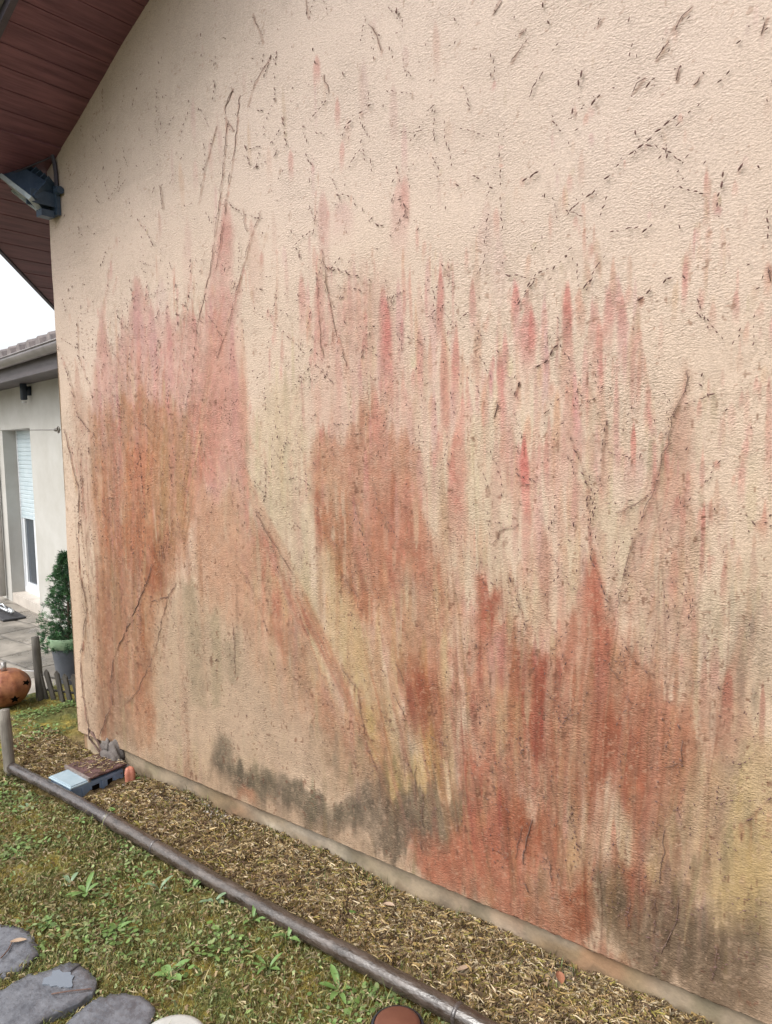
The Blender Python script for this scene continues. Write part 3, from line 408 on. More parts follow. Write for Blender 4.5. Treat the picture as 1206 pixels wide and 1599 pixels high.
# ------------------------------------------------------------------ the gable wall
EAVE, SLOPE = 3.235, .535
XR = 6.5
house = thing('house', (0, 0, 0), 'house with cream roughcast gable wall streaked with red, brown and grey stains', 'house')
def px_to_x(): return np.array([0.0]+[v for v in (3.969196-(-2.151031)*((-1184.215837)+p*(0.78815504))/((534.446637)+p*(0.61528475)) for p in np.arange(80,1216,1.6)) if v>.002])
xs = px_to_x(); xs = np.concatenate([xs, np.linspace(xs[-1]+.05, XR, 60)])
zs = np.concatenate([np.arange(.12, 3.8, .0036), np.linspace(3.81, EAVE+SLOPE*XR+.05, 60)])
nx, nz_ = len(xs), len(zs)
X, Z = np.meshgrid(xs, zs)      # rows z
def paint(X, Z):
    base = np.zeros(X.shape+(3,))
    t = np.clip((Z-.2)/3.2, 0, 1)[..., None]
    base[:] = np.array((218, 189, 161))*(1-t)+np.array((229, 209, 196))*t
    cloud = (vnoise(X*2.2, Z*2.2, 1)-.5)[..., None]
    base += cloud*np.array((7, 7, 9))
    s1 = vnoise(X*62, Z*3.2, 2); s2 = vnoise(X*150, Z*7, 3); g1 = vnoise(X*55, Z*40, 4); g2 = vnoise(X*190, Z*170, 5); g3 = vnoise(X*16, Z*9, 15)
    streak = s1*.5+s2*.25+g3*.25
    grain = g1*.5+g2*.5
    wx = X+.03*(vnoise(X*9, Z*5, 6)-.5)+.012*(vnoise(X*40, Z*14, 7)-.5)
    am = .25+1.3*vnoise(X*3.1, Z*2.3, 16)
    wz0 = ((vnoise(X*13, Z*1.3, 8)-.5)*.17+(vnoise(X*47, Z*2.5, 9)-.5)*.09+(vnoise(X*120, Z*6, 10)-.5)*.04)*am+(vnoise(X*24, Z*22, 17)-.5)*.05
    blot = vnoise(X*7, Z*6, 18)*.6+vnoise(X*21, Z*15, 19)*.4
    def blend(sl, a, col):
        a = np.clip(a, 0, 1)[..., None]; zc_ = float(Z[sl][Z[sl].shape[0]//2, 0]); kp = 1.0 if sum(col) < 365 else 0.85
        c_ = (np.array(col, float)*kp+np.array((200, 172, 152.))*(1-kp))*((1-.13*(1-min(1, max(0, (zc_-.7)/1.1))))*(.88 if kp == 1 else 1)); hot = max(0, min(1, (col[0]-col[2]-40)/40))*min(1, max(0, (2.3-zc_)/1.0)); c_ = c_*np.array((1+.01*hot, 1+.01*hot, 1-.035*hot)); base[sl] = base[sl]*(1-a)+c_*a  # stains darken lower down: dirt plus light falloff put into the colour
    def region(poly, col, al, soft, rag):
        px = [p[0] for p in poly]; pz = [p[1] for p in poly]; mg = soft+.12*max(rag, .3)+.03
        i0, i1 = np.searchsorted(xs, (min(px)-mg, max(px)+mg)); j0, j1 = np.searchsorted(zs, (min(pz)-mg, max(pz)+mg))
        if i1 <= i0 or j1 <= j0: return
        sl = (slice(j0, j1), slice(i0, i1))
        d = sdf(poly, X[sl]*(1-min(1, rag))+wx[sl]*min(1, rag), Z[sl]+wz0[sl]*rag)
        soft = soft*1.35+.004; d = d+(grain[sl]-.5)*soft*1.3
        a = al*(1-sstep(-soft, soft, d))*(.40+.50*streak[sl]+.50*blot[sl]+.75*(grain[sl]-.5))
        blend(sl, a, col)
    def drip(x, z0, z1, hw, col, al, seed, inv=False):
        r = random.Random(seed); mg = hw*2.2; i0, i1 = np.searchsorted(xs, (x-mg, x+mg)); j0, j1 = np.searchsorted(zs, (z1-.02, z0+.02))
        if i1 <= i0 or j1 <= j0: return
        sl = (slice(j0, j1), slice(i0, i1)); L = max(z0-z1, .01)
        u = np.clip((z0-Z[sl]+.012*(s2[sl]-.5))/L, 0, 1)
        if inv: prof = sstep(0, .55, u)*(1-sstep(.9, 1.0, u)); uw = 1-u
        else: prof = sstep(0, .18, u)**.6*(1-sstep(.35, 1.0, u)); uw = u
        wd = hw*(.3+.7*sstep(0, .35, uw))*(.8+.4*vnoise(Z[sl]*12, X[sl]*0+seed, 12))
        cx = x+hw*.5*(vnoise(Z[sl]*7, X[sl]*0+seed*1.7, 13)-.5)
        e = 1-sstep(.45, 1.35, np.abs(X[sl]-cx)/np.maximum(wd, .0025))
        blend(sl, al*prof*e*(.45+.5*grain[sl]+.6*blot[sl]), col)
    def stroke(p0, p1, w, col, al, seed, bend):
        r = random.Random(seed); n = 9; P = []
        nx_, nz2 = -(p1[1]-p0[1]), p1[0]-p0[0]
        for i in range(n+1):
            t = i/n; b_ = bend*4*t*(1-t); P.append((p0[0]+(p1[0]-p0[0])*t+nx_*b_, p0[1]+(p1[1]-p0[1])*t+nz2*b_))
        px = [p[0] for p in P]; pz = [p[1] for p in P]; mg = w*2+.02
        i0, i1 = np.searchsorted(xs, (min(px)-mg, max(px)+mg)); j0, j1 = np.searchsorted(zs, (min(pz)-mg, max(pz)+mg))
        if i1 <= i0 or j1 <= j0: return
        sl = (slice(j0, j1), slice(i0, i1)); d = np.full(X[sl].shape, 9.); tt = np.zeros(X[sl].shape)
        xx = X[sl]+(blot[sl]-.5)*w*1.2+(s1[sl]-.5)*.006; zz = Z[sl]
        for i in range(n):
            ax, az = P[i]; ex, ez = P[i+1][0]-ax, P[i+1][1]-az; t = np.clip(((xx-ax)*ex+(zz-az)*ez)/(ex*ex+ez*ez+1e-9), 0, 1)
            dd = np.hypot(xx-ax-t*ex, zz-az-t*ez); m_ = dd < d; d = np.where(m_, dd, d); tt = np.where(m_, (i+t)/n, tt)
        wt = w*(.25+.75*np.sin(np.pi*np.clip(tt*.85+.08, 0, 1))); a = al*(1-sstep(.3, 1.3, d/np.maximum(wt, .003)))*(.45+.5*blot[sl]+.6*grain[sl]*.8)*(1-sstep(.85, 1, tt)*.7)
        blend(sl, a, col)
    def fans(k0, lst, fk):
        for q, F_ in enumerate(lst):
            (a0, a1, b0, b1, n, w0, w1, cols, al) = F_; r = random.Random(900+k0+q)
            for i in range(n):
                t = r.random(); t2 = min(1, max(0, t+r.uniform(-.12, .12))); u0 = r.uniform(-.08, .45); u1 = min(1.08, u0+r.uniform(.25, .75))
                s0 = (a0[0]+(a1[0]-a0[0])*t, a0[1]+(a1[1]-a0[1])*t); s1_ = (b0[0]+(b1[0]-b0[0])*t2, b0[1]+(b1[1]-b0[1])*t2)
                A = (s0[0]+(s1_[0]-s0[0])*u0, s0[1]+(s1_[1]-s0[1])*u0); B = (s0[0]+(s1_[0]-s0[0])*u1, s0[1]+(s1_[1]-s0[1])*u1)
                c = [v+r.uniform(-10, 10) for v in r.choice(cols)]; stroke(A, B, r.uniform(w0, w1)*.8, c, al*fk*r.uniform(.4, 1.3), k0*1000+q*100+i, r.uniform(-.035, .035))
    def hang(pts, r, dens, l0, l1, cols, al):
        for (ax, az), (bx_, bz_) in zip(pts[:-1], pts[1:]):
            L_ = math.hypot(bx_-ax, bz_-az); n = max(1, int(L_/.014))
            for i in range(n):
                if r.random() > dens: continue
                t = (i+r.random())/n; x = ax+(bx_-ax)*t; z = az+(bz_-az)*t; l = r.uniform(l0, l1)*r.uniform(.4, 1)
                drip(x, z+.008, z-l, r.uniform(.003, .010)*(1+l*1.5), [v+r.uniform(-9, 9) for v in r.choice(cols)], al*r.uniform(.4, 1.3), r.randint(0, 9999))
    regs = list(REGIONS)
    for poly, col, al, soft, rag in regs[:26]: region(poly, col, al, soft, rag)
    rr = random.Random(31); k = 0
    def zone(q):
        nonlocal k
        x0, x1, z0, z1, n, l0, l1, w0, w1, col, al = q
        for i in range(n):
            k += 1; c = [v+rr.uniform(-12, 12) for v in col]; zt = rr.uniform(z1, z0); ln = rr.uniform(l0, l1)
            drip(rr.uniform(x0, x1), zt, zt-ln, rr.uniform(w0, w1), c, al*rr.uniform(.5, 1.2), k)
    for q in DRIP_ZONES[:5]: zone(q)
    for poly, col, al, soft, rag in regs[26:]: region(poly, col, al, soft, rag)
    for q in DRIP_ZONES[5:]: zone(q)
    fans(1, FANS, .62)
    # stains hanging below every branch the creeper once had
    r9 = random.Random(77); PK_ = [(204, 146, 134), (198, 136, 122), (206, 158, 140), (186, 160, 130), (200, 126, 116)]; BR_ = [(182, 112, 84), (190, 128, 98), (176, 104, 80), (170, 132, 98)]
    for pts, kind, rad in CREEPER:
        mz = sum(p[1] for p in pts)/len(pts)
        if .6 < mz < 2.45: hang(pts, r9, .4 if mz < 2.0 else .25, .03, .20 if mz < 2.1 else .09, PK_ if mz > 1.2 else BR_, .36)
        elif mz >= 2.45: hang(pts, r9, .16, .02, .06, PK_, .25)
    for i in range(170):
        x = r9.uniform(.15, 3.65); z = r9.uniform(1.0, 2.4)-(0 if x < 2.9 else .2); an = math.radians(r9.uniform(45, 135)); P = [(x, z)]
        for j in range(r9.randint(5, 14)):
            an += r9.uniform(-.14, .14); x += math.cos(an)*.035; z += math.sin(an)*.035; P.append((x, z))
        hang(P, r9, .5, .04, .19, PK_ if z > 1.25 else BR_, .30)
    # pale fingers of clean render pointing down between the stains
    for (x0, x1, z0, z1, n, al) in ((.35, 1.25, 1.0, 2.2, 40, .35), (1.7, 2.9, 1.1, 2.2, 110, .42), (2.6, 3.6, 1.0, 2.0, 80, .42), (1.2, 1.8, .8, 1.9, 36, .4)):
        for i in range(n):
            k += 1; zt = r9.uniform(z0, z1); ln = r9.uniform(.06, .26); drip(r9.uniform(x0, x1), zt, zt-ln, r9.uniform(.004, .016), [v+r9.uniform(-6, 6) for v in (218, 196, 168)], al*r9.uniform(.4, 1.2), k, True)
    for q in DRIPS:
        k += 1; x, z0, z1, hw, col, al = q; drip(x, z0, z1-.08, hw, col, min(1, al*1.1), k)
    # grime and painted light falloff towards the ground, and fine dark pitting of algae
    low = (1-sstep(.12, .34, Z+wz0*.5))*.28*(X > .3)
    a = np.clip(low*(.5+streak), 0, 1)[..., None]; base = base*(1-a)+np.array((138, 114, 90.))*a
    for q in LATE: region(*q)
    fans(2, FANS2, .5)
    # brown ghost left where each stem and its rootlets clung
    for pts, kind, rad in CREEPER:
        px = [p[0] for p in pts]; pz = [p[1] for p in pts]; i0, i1 = np.searchsorted(xs, (min(px)-.03, max(px)+.03)); j0, j1 = np.searchsorted(zs, (min(pz)-.03, max(pz)+.03))
        if i1 <= i0 or j1 <= j0 or (kind == 'c' and min(pz) > 2.0): continue
        sl = (slice(j0, j1), slice(i0, i1)); d = np.full(X[sl].shape, 9.)
        xx = X[sl]+.012*(vnoise(X[sl]*30, Z[sl]*30, 24)-.5); zz = Z[sl]+.012*(vnoise(X[sl]*30, Z[sl]*30, 25)-.5)
        for (ax, az), (bx_, bz_) in zip(pts[:-1], pts[1:]):
            ex, ez = bx_-ax, bz_-az; t = np.clip(((xx-ax)*ex+(zz-az)*ez)/(ex*ex+ez*ez+1e-9), 0, 1); d = np.minimum(d, np.hypot(xx-ax-t*ex, zz-az-t*ez))
        a = (1-sstep(.0015, .009, d))*(.15+.75*vnoise(X[sl]*55, Z[sl]*55, 26))*(.40 if kind == 's' else .36)
        a = np.clip(a, 0, 1)[..., None]; base[sl] = base[sl]*(1-a)+np.array((118, 78, 62.))*a
    gr = sstep(.55, .85, vnoise(X*3.3, Z*2.7, 27))*sstep(.35, .7, vnoise(X*80, Z*60, 28))*.16*(1-sstep(2.2, 3.0, Z)); base = base*(1-gr[..., None])+np.array((150, 132, 112.))*gr[..., None]
    spots = sstep(.76, .90, vnoise(X*150, Z*110, 20)*.6+vnoise(X*45, Z*30, 21)*.4)*.5*(1-.5*sstep(1.8, 2.8, Z))
    spots = spots*(1+.5*(1-sstep(.9, 1.8, Z))); base = base*(1-spots[..., None])+np.array((128, 92, 72.))*spots[..., None]
    stained = np.clip((205-base[..., 1])/60, 0, 1); mott = (vnoise(X*30, Z*24, 33)*.5+vnoise(X*85, Z*70, 34)*.5-.5)*stained
    base = base*(1+.20*mott[..., None])
    pale_ = sstep(.78, .92, vnoise(X*120, Z*120, 35))*stained*.35; base = base*(1-pale_[..., None])+np.array((214, 182, 156.))*pale_[..., None]
    fleck = sstep(.80, .88, vnoise(X*95, Z*60, 36)*.7+vnoise(X*25, Z*14, 37)*.3)*(.25+.75*stained)*.55*(1-.8*sstep(2.0, 2.6, Z)); base = base*(1-fleck[..., None])+np.array((108, 72, 56.))*fleck[..., None]
    return base
colr = paint(X, Z)
albedo = lin(np.clip(colr, 0, 255))*0.66
top = EAVE+.01+SLOPE*X
Zc = np.minimum(Z, top)
# the render swells and dips a little, and its bottom edge is chipped
Yw = (vnoise(X*2.5, Z*2.5, 40)-.5)*.010+(vnoise(X*9, Z*7, 41)-.5)*.003
Zc[0] += (vnoise(xs*60, xs*0, 42)-.5)*.007+(vnoise(xs*9, xs*0, 43)-.5)*.008
V = np.stack([X, Yw, Zc], -1).reshape(-1, 3)
idx = np.arange(nx*nz_).reshape(nz_, nx)
F = np.stack([idx[:-1, :-1], idx[:-1, 1:], idx[1:, 1:], idx[1:, :-1]], -1)
keep = ~((Z[:-1, :-1] > top[:-1, :-1]) & (Z[:-1, 1:] > top[:-1, 1:]))
F = F[keep]
# returns: underside, left side wall, right end
nb = len(V); bot = np.stack([xs, xs*0+.04, Zc[0]], -1)
V = np.concatenate([V, bot]); bi = nb+np.arange(nx)
F = np.concatenate([F, np.stack([bi[:-1], bi[1:], idx[0, 1:], idx[0, :-1]], -1)])
CC = np.concatenate([albedo.reshape(-1, 3), albedo[0]*.9])
zt = EAVE+.01
side = np.array([[xs[0], 0, .12], [xs[0], 1.2, .12], [xs[0], 1.2, zt], [xs[0], 0, zt], [XR, 0, .12], [XR, 8, .12], [XR, 8, EAVE+SLOPE*XR], [XR, 0, EAVE+SLOPE*XR], [xs[0], 8, .12], [xs[0], 8, zt]])
sb = len(V); V = np.concatenate([V, side]); CC = np.concatenate([CC, np.tile(lin((220, 196, 168))*0.66, (10, 1))])
F = np.concatenate([F, np.array([[sb+1, sb, sb+3, sb+2], [sb+4, sb+5, sb+6, sb+7], [sb+8, sb+1, sb+2, sb+9], [sb+5, sb+8, sb+9, sb+6]])])
wm = bpy.data.materials.new('roughcast'); wm.use_nodes = True; n = wm.node_tree; N = n.nodes; L = n.links; b = N['Principled BSDF']
b.inputs['Roughness'].default_value = .88; b.inputs['Specular IOR Level'].default_value = .25
at = N.new('ShaderNodeAttribute'); at.attribute_name = 'Col'; tc = N.new('ShaderNodeTexCoord')
mp = N.new('ShaderNodeMapping'); mp.inputs['Scale'].default_value = (.75, 1, 1.35); mp.inputs['Rotation'].default_value = (0, math.radians(-12), 0)
L.new(tc.outputs['Object'], mp.inputs['Vector'])
dn = N.new('ShaderNodeTexNoise'); dn.inputs['Scale'].default_value = 14; L.new(mp.outputs[0], dn.inputs['Vector'])
va = N.new('ShaderNodeVectorMath'); va.operation = 'MULTIPLY_ADD'; va.inputs[1].default_value = (.03, .03, .03); L.new(dn.outputs['Color'], va.inputs[0]); L.new(mp.outputs[0], va.inputs[2])
n1 = N.new('ShaderNodeTexNoise'); n1.inputs['Scale'].default_value = 125; n1.inputs['Detail'].default_value = 3.5; n1.inputs['Roughness'].default_value = .6; L.new(va.outputs[0], n1.inputs['Vector'])
v1 = N.new('ShaderNodeTexVoronoi'); v1.inputs['Scale'].default_value = 150; L.new(va.outputs[0], v1.inputs['Vector'])
ad = N.new('ShaderNodeMath'); ad.operation = 'MULTIPLY_ADD'; ad.inputs[1].default_value = .35; L.new(v1.outputs['Distance'], ad.inputs[0]); L.new(n1.outputs['Fac'], ad.inputs[2])
ln_ = N.new('ShaderNodeTexNoise'); ln_.inputs['Scale'].default_value = 4.5; ln_.inputs['Detail'].default_value = 4; L.new(tc.outputs['Object'], ln_.inputs['Vector'])
lm = N.new('ShaderNodeMapRange'); lm.inputs['From Min'].default_value = .3; lm.inputs['From Max'].default_value = .7; lm.inputs['To Min'].default_value = .35; lm.inputs['To Max'].default_value = 1.15; L.new(ln_.outputs['Fac'], lm.inputs['Value'])
bp = N.new('ShaderNodeBump'); L.new(lm.outputs[0], bp.inputs['Strength']); bp.inputs['Distance'].default_value = .0048; L.new(ad.outputs[0], bp.inputs['Height']); L.new(bp.outputs[0], b.inputs['Normal'])
n3 = N.new('ShaderNodeTexNoise'); n3.inputs['Scale'].default_value = 230; n3.inputs['Detail'].default_value = 5; n3.inputs['Roughness'].default_value = .7; L.new(mp.outputs[0], n3.inputs['Vector'])
mr = N.new('ShaderNodeMapRange'); mr.inputs['From Min'].default_value = .32; mr.inputs['From Max'].default_value = .62; mr.inputs['To Min'].default_value = .74; mr.inputs['To Max'].default_value = 1.08; L.new(n3.outputs['Fac'], mr.inputs['Value'])
mx = N.new('ShaderNodeMix'); mx.data_type = 'RGBA'; mx.blend_type = 'MULTIPLY'; mx.inputs['Factor'].default_value = 1
L.new(at.outputs['Color'], mx.inputs['A']); L.new(mr.outputs[0], mx.inputs['B']); L.new(mx.outputs['Result'], b.inputs['Base Color'])
npmesh('wall', V, F, wm, CC, house, smooth=True)
# plinth
pm = mat('plinth_cement', (.32, .25, .17), (.19, .15, .105), .85, 9, .003, 70, attr=True, stretch=(1, 1, 1))
px_ = np.linspace(.02, 6.5, 1100); pz_ = np.linspace(-.1, .15, 26); PX, PZ = np.meshgrid(px_, pz_)
PY = .024+(vnoise(PX*12, PZ*12, 50)-.5)*.006
pc = np.ones(PX.shape+(3,)); f1 = sstep(.45, .75, vnoise(PX*2.3, PZ*3, 51))[..., None]*.7
pc = pc*(1-f1)+np.array((1.15, .78, .55))*f1
f2 = (sstep(.5, .75, vnoise(PX*9, PZ*14, 52))*.45)[..., None]; pc = pc*(1-f2)+np.array((.55, .62, .5))*f2
f3 = (sstep(.55, .8, vnoise(PX*5+9, PZ*9, 53))*.5*(PX > .9))[..., None]; pc = pc*(1-f3)+np.array((1.5, 1.65, 1.9))*f3
f5 = (1-sstep(.02, .05, PZ+(vnoise(PX*30, PZ*5, 54)-.5)*.05))[..., None]*.6; pc = pc*(1-f5)+np.array((.5, .45, .38))*f5
f4 = ((PX > .05) & (PX < .36))[..., None]*.6; pc = pc*(1-f4)+np.array((1.6, 1.65, 1.7))*f4
ii = np.arange(PX.size).reshape(PX.shape)
PV = np.stack([PX, PY, PZ], -1).reshape(-1, 3); PF = np.stack([ii[:-1, :-1], ii[:-1, 1:], ii[1:, 1:], ii[1:, :-1]], -1).reshape(-1, 4)
k0 = len(PV); PV = np.concatenate([PV, [[.02, .024, -.1], [.02, 1.9, -.1], [.02, 1.9, .13], [.02, .024, .13]]]); PF = np.concatenate([PF, [[k0+1, k0, k0+3, k0+2]]])
npmesh('plinth', PV, PF, pm, np.concatenate([pc.reshape(-1, 3), np.ones((4, 3))]), house, True)
# roof: boarded soffit, fascia, tiles
def zr(x): return EAVE+SLOPE*x
wood = mat('soffit_boards', (.105, .043, .060), (.20, .088, .112), .45, 3, .0008, 40, stretch=(14, 1, 14), spec=.4)
def clipx(y): return -.21-(y+.49)*.75     # the cut-back left end of the overhang
mb = MB(); bw = .098
xk = -2.0; 
while xk < XR+.3:
    a, c = xk+.005, xk+bw
    y0a = max(-.49, -.49+(-.21-a)/.75); y0c = max(-.49, -.49+(-.21-c)/.75)
    if y0a < 1.9:
        y1 = 1.9 if c < .02 else .06
        dz = -.004 if abs(xk-.10) < .05 else 0
        for (p, q, zz0, zz1) in ((a, c, 0, .02),):
            vs = [(p, y0a, zr(p)+zz0+dz), (q, y0c, zr(q)+zz0+dz), (q, y1, zr(q)+zz0+dz), (p, y1, zr(p)+zz0+dz),
                  (p, y0a, zr(p)+zz1), (q, y0c, zr(q)+zz1), (q, y1, zr(q)+zz1), (p, y1, zr(p)+zz1)]
            # small chamfered groove lip
            mb.add(vs, [(0,3,2,1),(4,5,6,7),(0,1,5,4),(1,2,6,5),(2,3,7,6),(3,0,4,7)])
    xk += bw
mb.build('soffit', wood, house)
mb = MB()   # groove backing + roof slab
pl = [(-.22, -.488), (XR+.3, -.488), (XR+.3, 8), (-2.2, 8), (-2.0, 1.9)]
vs = [(x, y, zr(x)+.021) for x, y in pl]+[(x, y, zr(x)+.17) for x, y in pl]
mb.add(vs, [(4,3,2,1,0), (5,6,7,8,9)]+[(i, (i+1) % 5, 5+(i+1) % 5, 5+i) for i in range(5)])
mb.build('roof', mat('roof_underlay', (.03, .017, .018), (.045, .025, .025), .8), house)
fas = mat('fascia_metal', (.16, .15, .17), (.24, .23, .26), .35, 6, .0005, 30)
dk = mat('fascia_dark', (.04, .035, .05), (.065, .055, .075), .45, 6, .0005, 30)
mb = MB()   # barge board along the rake
def strip(mb, p0, p1, out, lo, hi, th):
    p0 = Vector(p0); p1 = Vector(p1); o = Vector(out)*th
    a = [p0+Vector((0,0,lo)), p1+Vector((0,0,lo)), p1+Vector((0,0,hi)), p0+Vector((0,0,hi))]
    mb.add(a+[v+o for v in a], [(0,1,2,3), (7,6,5,4), (0,4,5,1), (1,5,6,2), (2,6,7,3), (3,7,4,0)])
strip(mb, (-.21, -.492, zr(-.21)), (XR+.3, -.492, zr(XR+.3)), (0, -1, 0), -.02, .19, .028)
mb.build('barge_board', dk, house)
mb = MB(); strip(mb, (-.21, -.523, zr(-.21)), (XR+.3, -.523, zr(XR+.3)), (0, -1, 0), .02, .215, .05)
strip(mb, (-.21, -.575, zr(-.21)), (XR+.3, -.575, zr(XR+.3)), (0, -1, 0), .06, .23, .02)
mb.build('verge_flashing', fas, house)
mb = MB(); e0 = (-.205, -.495, zr(-.205)); e1 = (-2.0, 1.9, zr(-2.0)); nrm = Vector((-.8, -.6, 0))
strip(mb, e0, e1, nrm, -.012, .19, .02); mb.build('eave_board', dk, house)
# ------------------------------------------------------------------ floodlight at the corner
TIP = Vector((-.225, -.17, 3.238)); FB = Vector((.085, -.10, 3.015))
fl = thing('floodlight', (.08, -.01, 3.07), 'dark blue-grey floodlight on a bracket under the corner of the eaves', 'floodlight')
met = mat('floodlight_metal', (.022, .04, .07), (.045, .07, .11), .4, 20, .001, 80)
u = (FB-TIP); Lf = u.length; u.normalize(); view = (Vector(_C)-TIP).normalized()
ng = u.cross(view).normalized()
if ng.z > 0: ng = -ng                       # outward normal of the glass: down and to the left
ng = (ng+u.cross(ng).normalized()*(.18 if u.cross(ng).dot(view) > 0 else -.18)).normalized()
ng = (ng-u*ng.dot(u)).normalized(); vv = ng.cross(u).normalized()
Mf = Matrix((( u.x, vv.x, ng.x, TIP.x), (u.y, vv.y, ng.y, TIP.y), (u.z, vv.z, ng.z, TIP.z), (0,0,0,1)))
def fr(pts, faces, mb): mb.add([Mf @ Vector(p) for p in pts], faces)
hw = .066
mb = MB()
lo = [(0, -hw, 0), (Lf, -hw, 0), (Lf, hw, 0), (0, hw, 0)]; hi_ = [(.10, -hw*.7, -.10), (Lf-.03, -hw*.7, -.12), (Lf-.03, hw*.7, -.12), (.10, hw*.7, -.10)]
fr(lo+hi_, [(0,1,2,3), (7,6,5,4), (0,4,5,1), (1,5,6,2), (2,6,7,3), (3,7,4,0)], mb)
for k in range(7):
    xx = .12+k*(Lf-.17)/6; mb.box((xx, -hw*.66, -.15), (xx+.006, hw*.66, -.10), Mf)
hsg = mb.build('housing', met, fl)
mb = MB()
for a, c in (((-.008, -hw-.008, -.004), (Lf+.008, -hw+.012, .018)), ((-.008, hw-.012, -.004), (Lf+.008, hw+.008, .018)), ((-.008, -hw+.012, -.004), (.014, hw-.012, .018)), ((Lf-.014, -hw+.012, -.004), (Lf+.008, hw-.012, .018))):
    mb.box(a, c, Mf)
mb.build('frame', mat('floodlight_rim', (.28, .33, .36), (.42, .47, .5), .4, 30), hsg)
mb = MB(); mb.box((.014, -hw+.012, .004), (Lf-.014, hw-.012, .010), Mf); mb.build('glass', mat('lamp_glass', (.30, .36, .38), (.4, .46, .48), .15, 12), hsg)
mb = MB(); mb.box((.03, -.025, 2.98), (.13, -.004, 3.13)); mb.box((.05, -.15, 3.02), (.062, -.02, 3.09)); mb.box((.10, -.15, 3.02), (.112, -.02, 3.09)); mb.tube([(.04, -.13, 3.05), (.125, -.13, 3.05)], .012)
mb.box((.055, -.10, 2.965), (.11, -.03, 3.0)); mb.tube([(.13, -.02, 3.10), (.165, -.02, 3.10)], .02, 10)
mb.build('bracket', met, fl)
mb = MB(); mb.tube([(.118, -.014, 3.12), (.112, -.012, 3.2), (.104, -.012, 3.25), (.102, -.02, 3.29)], .011, 8); mb.tube([(.104, -.03, 3.275), (-.1, -.2, 3.17), (-.2, -.3, 3.125)], .004, 6)
mb.build('cable', mat('cable_sheath', (.035, .03, .045), None, .6), fl)
# ------------------------------------------------------------------ dead creeper
stemm = mat('creeper_stem', (.09, .05, .04), (.17, .11, .09), .9, 60, .001, 200)
rootm = mat('creeper_rootlet', (.085, .045, .038), (.16, .09, .078), .95, 90)
def wallpt(p, o=.002): return Vector((p[0], -o, p[1]))
def wander(pts, r, amp):
    out = []
    for i in range(len(pts)-1):
        a, c = pts[i], pts[i+1]; L_ = math.hypot(c[0]-a[0], c[1]-a[1]); n = max(2, int(L_/.02))
        for k in range(n):
            t = k/n; out.append((a[0]+(c[0]-a[0])*t+r.uniform(-amp, amp), a[1]+(c[1]-a[1])*t+r.uniform(-amp, amp)))
    out.append(pts[-1]); return out
dash_v, dash_f = [], []
def dash(x, z, ang, ln, wd, h, y=0.0):
    o = len(dash_v); ca, sa = math.cos(ang), math.sin(ang)
    pr = [(-.5, 0, 0), (-.22, .5, .35), (.2, .42, .5), (.5, 0, .1), (.18, -.5, .35), (-.2, -.38, .45)]
    for (a, c, hh) in pr: dash_v.append((x+a*ln*ca-c*wd*sa, y-.0003-hh*h*.3-(.001), z+a*ln*sa+c*wd*ca))
    dash_v.append((x, y-h-.001, z)); 
    for k in range(6): dash_f.append((o+k, o+(k+1) % 6, o+6))
def yw(x, z): return 0.0-.0055
creepers = [thing('dead_creeper', (.25, 0, .12), 'dead creeper stems clinging to the left end of the stained wall', 'creeper', 'dead creeper remains on the wall'),
            thing('dead_creeper', (2.0, 0, .12), 'dead creeper remains on the middle of the stained wall', 'creeper', 'dead creeper remains on the wall'),
            thing('dead_creeper', (3.0, 0, .12), 'dead creeper remains with long forked stem on the right of the wall', 'creeper', 'dead creeper remains on the wall')]
DV = [[], [], []]; DF = [[], [], []]
rr = random.Random(99)
def flush(i):
    o = len(DV[i]); DV[i] += dash_v; DF[i] += [tuple(k+o for k in f) for f in dash_f]; dash_v.clear(); dash_f.clear()
for pts, kind, rad in CREEPER:
    mx_ = sum(p[0] for p in pts)/len(pts); ci = 0 if mx_ < 1.6 else (1 if mx_ < 2.72 else 2)
    if kind == 's':
        w_ = wander(pts, rr, .0065); n = len(w_); r0 = rad*.001*(.5 if mx_ > 1.2 else .72)*(1 if rad < 3.5 else .7)
        # stems survive in broken lengths
        i = 0
        while i < n-1:
            j = min(n-1, i+rr.randint(2, 7)); seg = w_[i:j+1]
            if len(seg) > 1:
                rs = [r0*(.55+.55*math.sin(math.pi*(q+.5)/len(seg))) for q in range(len(seg))]
                mb = MB(); mb.tube([wallpt(p, .004+r0*.4) for p in seg], rs, 6); mb.build('stem', stemm, creepers[ci], True)
            i = j+(0 if rr.random() < .5 else rr.randint(1, 3))
        for p in w_:
            if rr.random() < .6: dash(p[0]+rr.uniform(-.012, .012), p[1]+rr.uniform(-.012, .012), rr.uniform(0, 3.14), rr.uniform(.004, .012), rr.uniform(.002, .004), .003, yw(*p))
    else:
        w_ = wander(pts, rr, .004); 
        i = 0
        while i < len(w_)-1:
            a, c = w_[i], w_[i+1]; an = math.atan2(c[1]-a[1], c[0]-a[0])
            if rr.random() < .56:
                q = rr.uniform(.6, 1.3); dash(a[0], a[1], an+rr.uniform(-.4, .4), .018*q*(.6+rad*.18), .0016*rad*q+.0015, .0045, yw(*a))
            if rr.random() < .3: dash(a[0]+rr.uniform(-.02, .02), a[1]+rr.uniform(-.02, .02), rr.uniform(0, 3.1), .006, .003, .003, yw(*a))
            i += 1
    flush(ci)
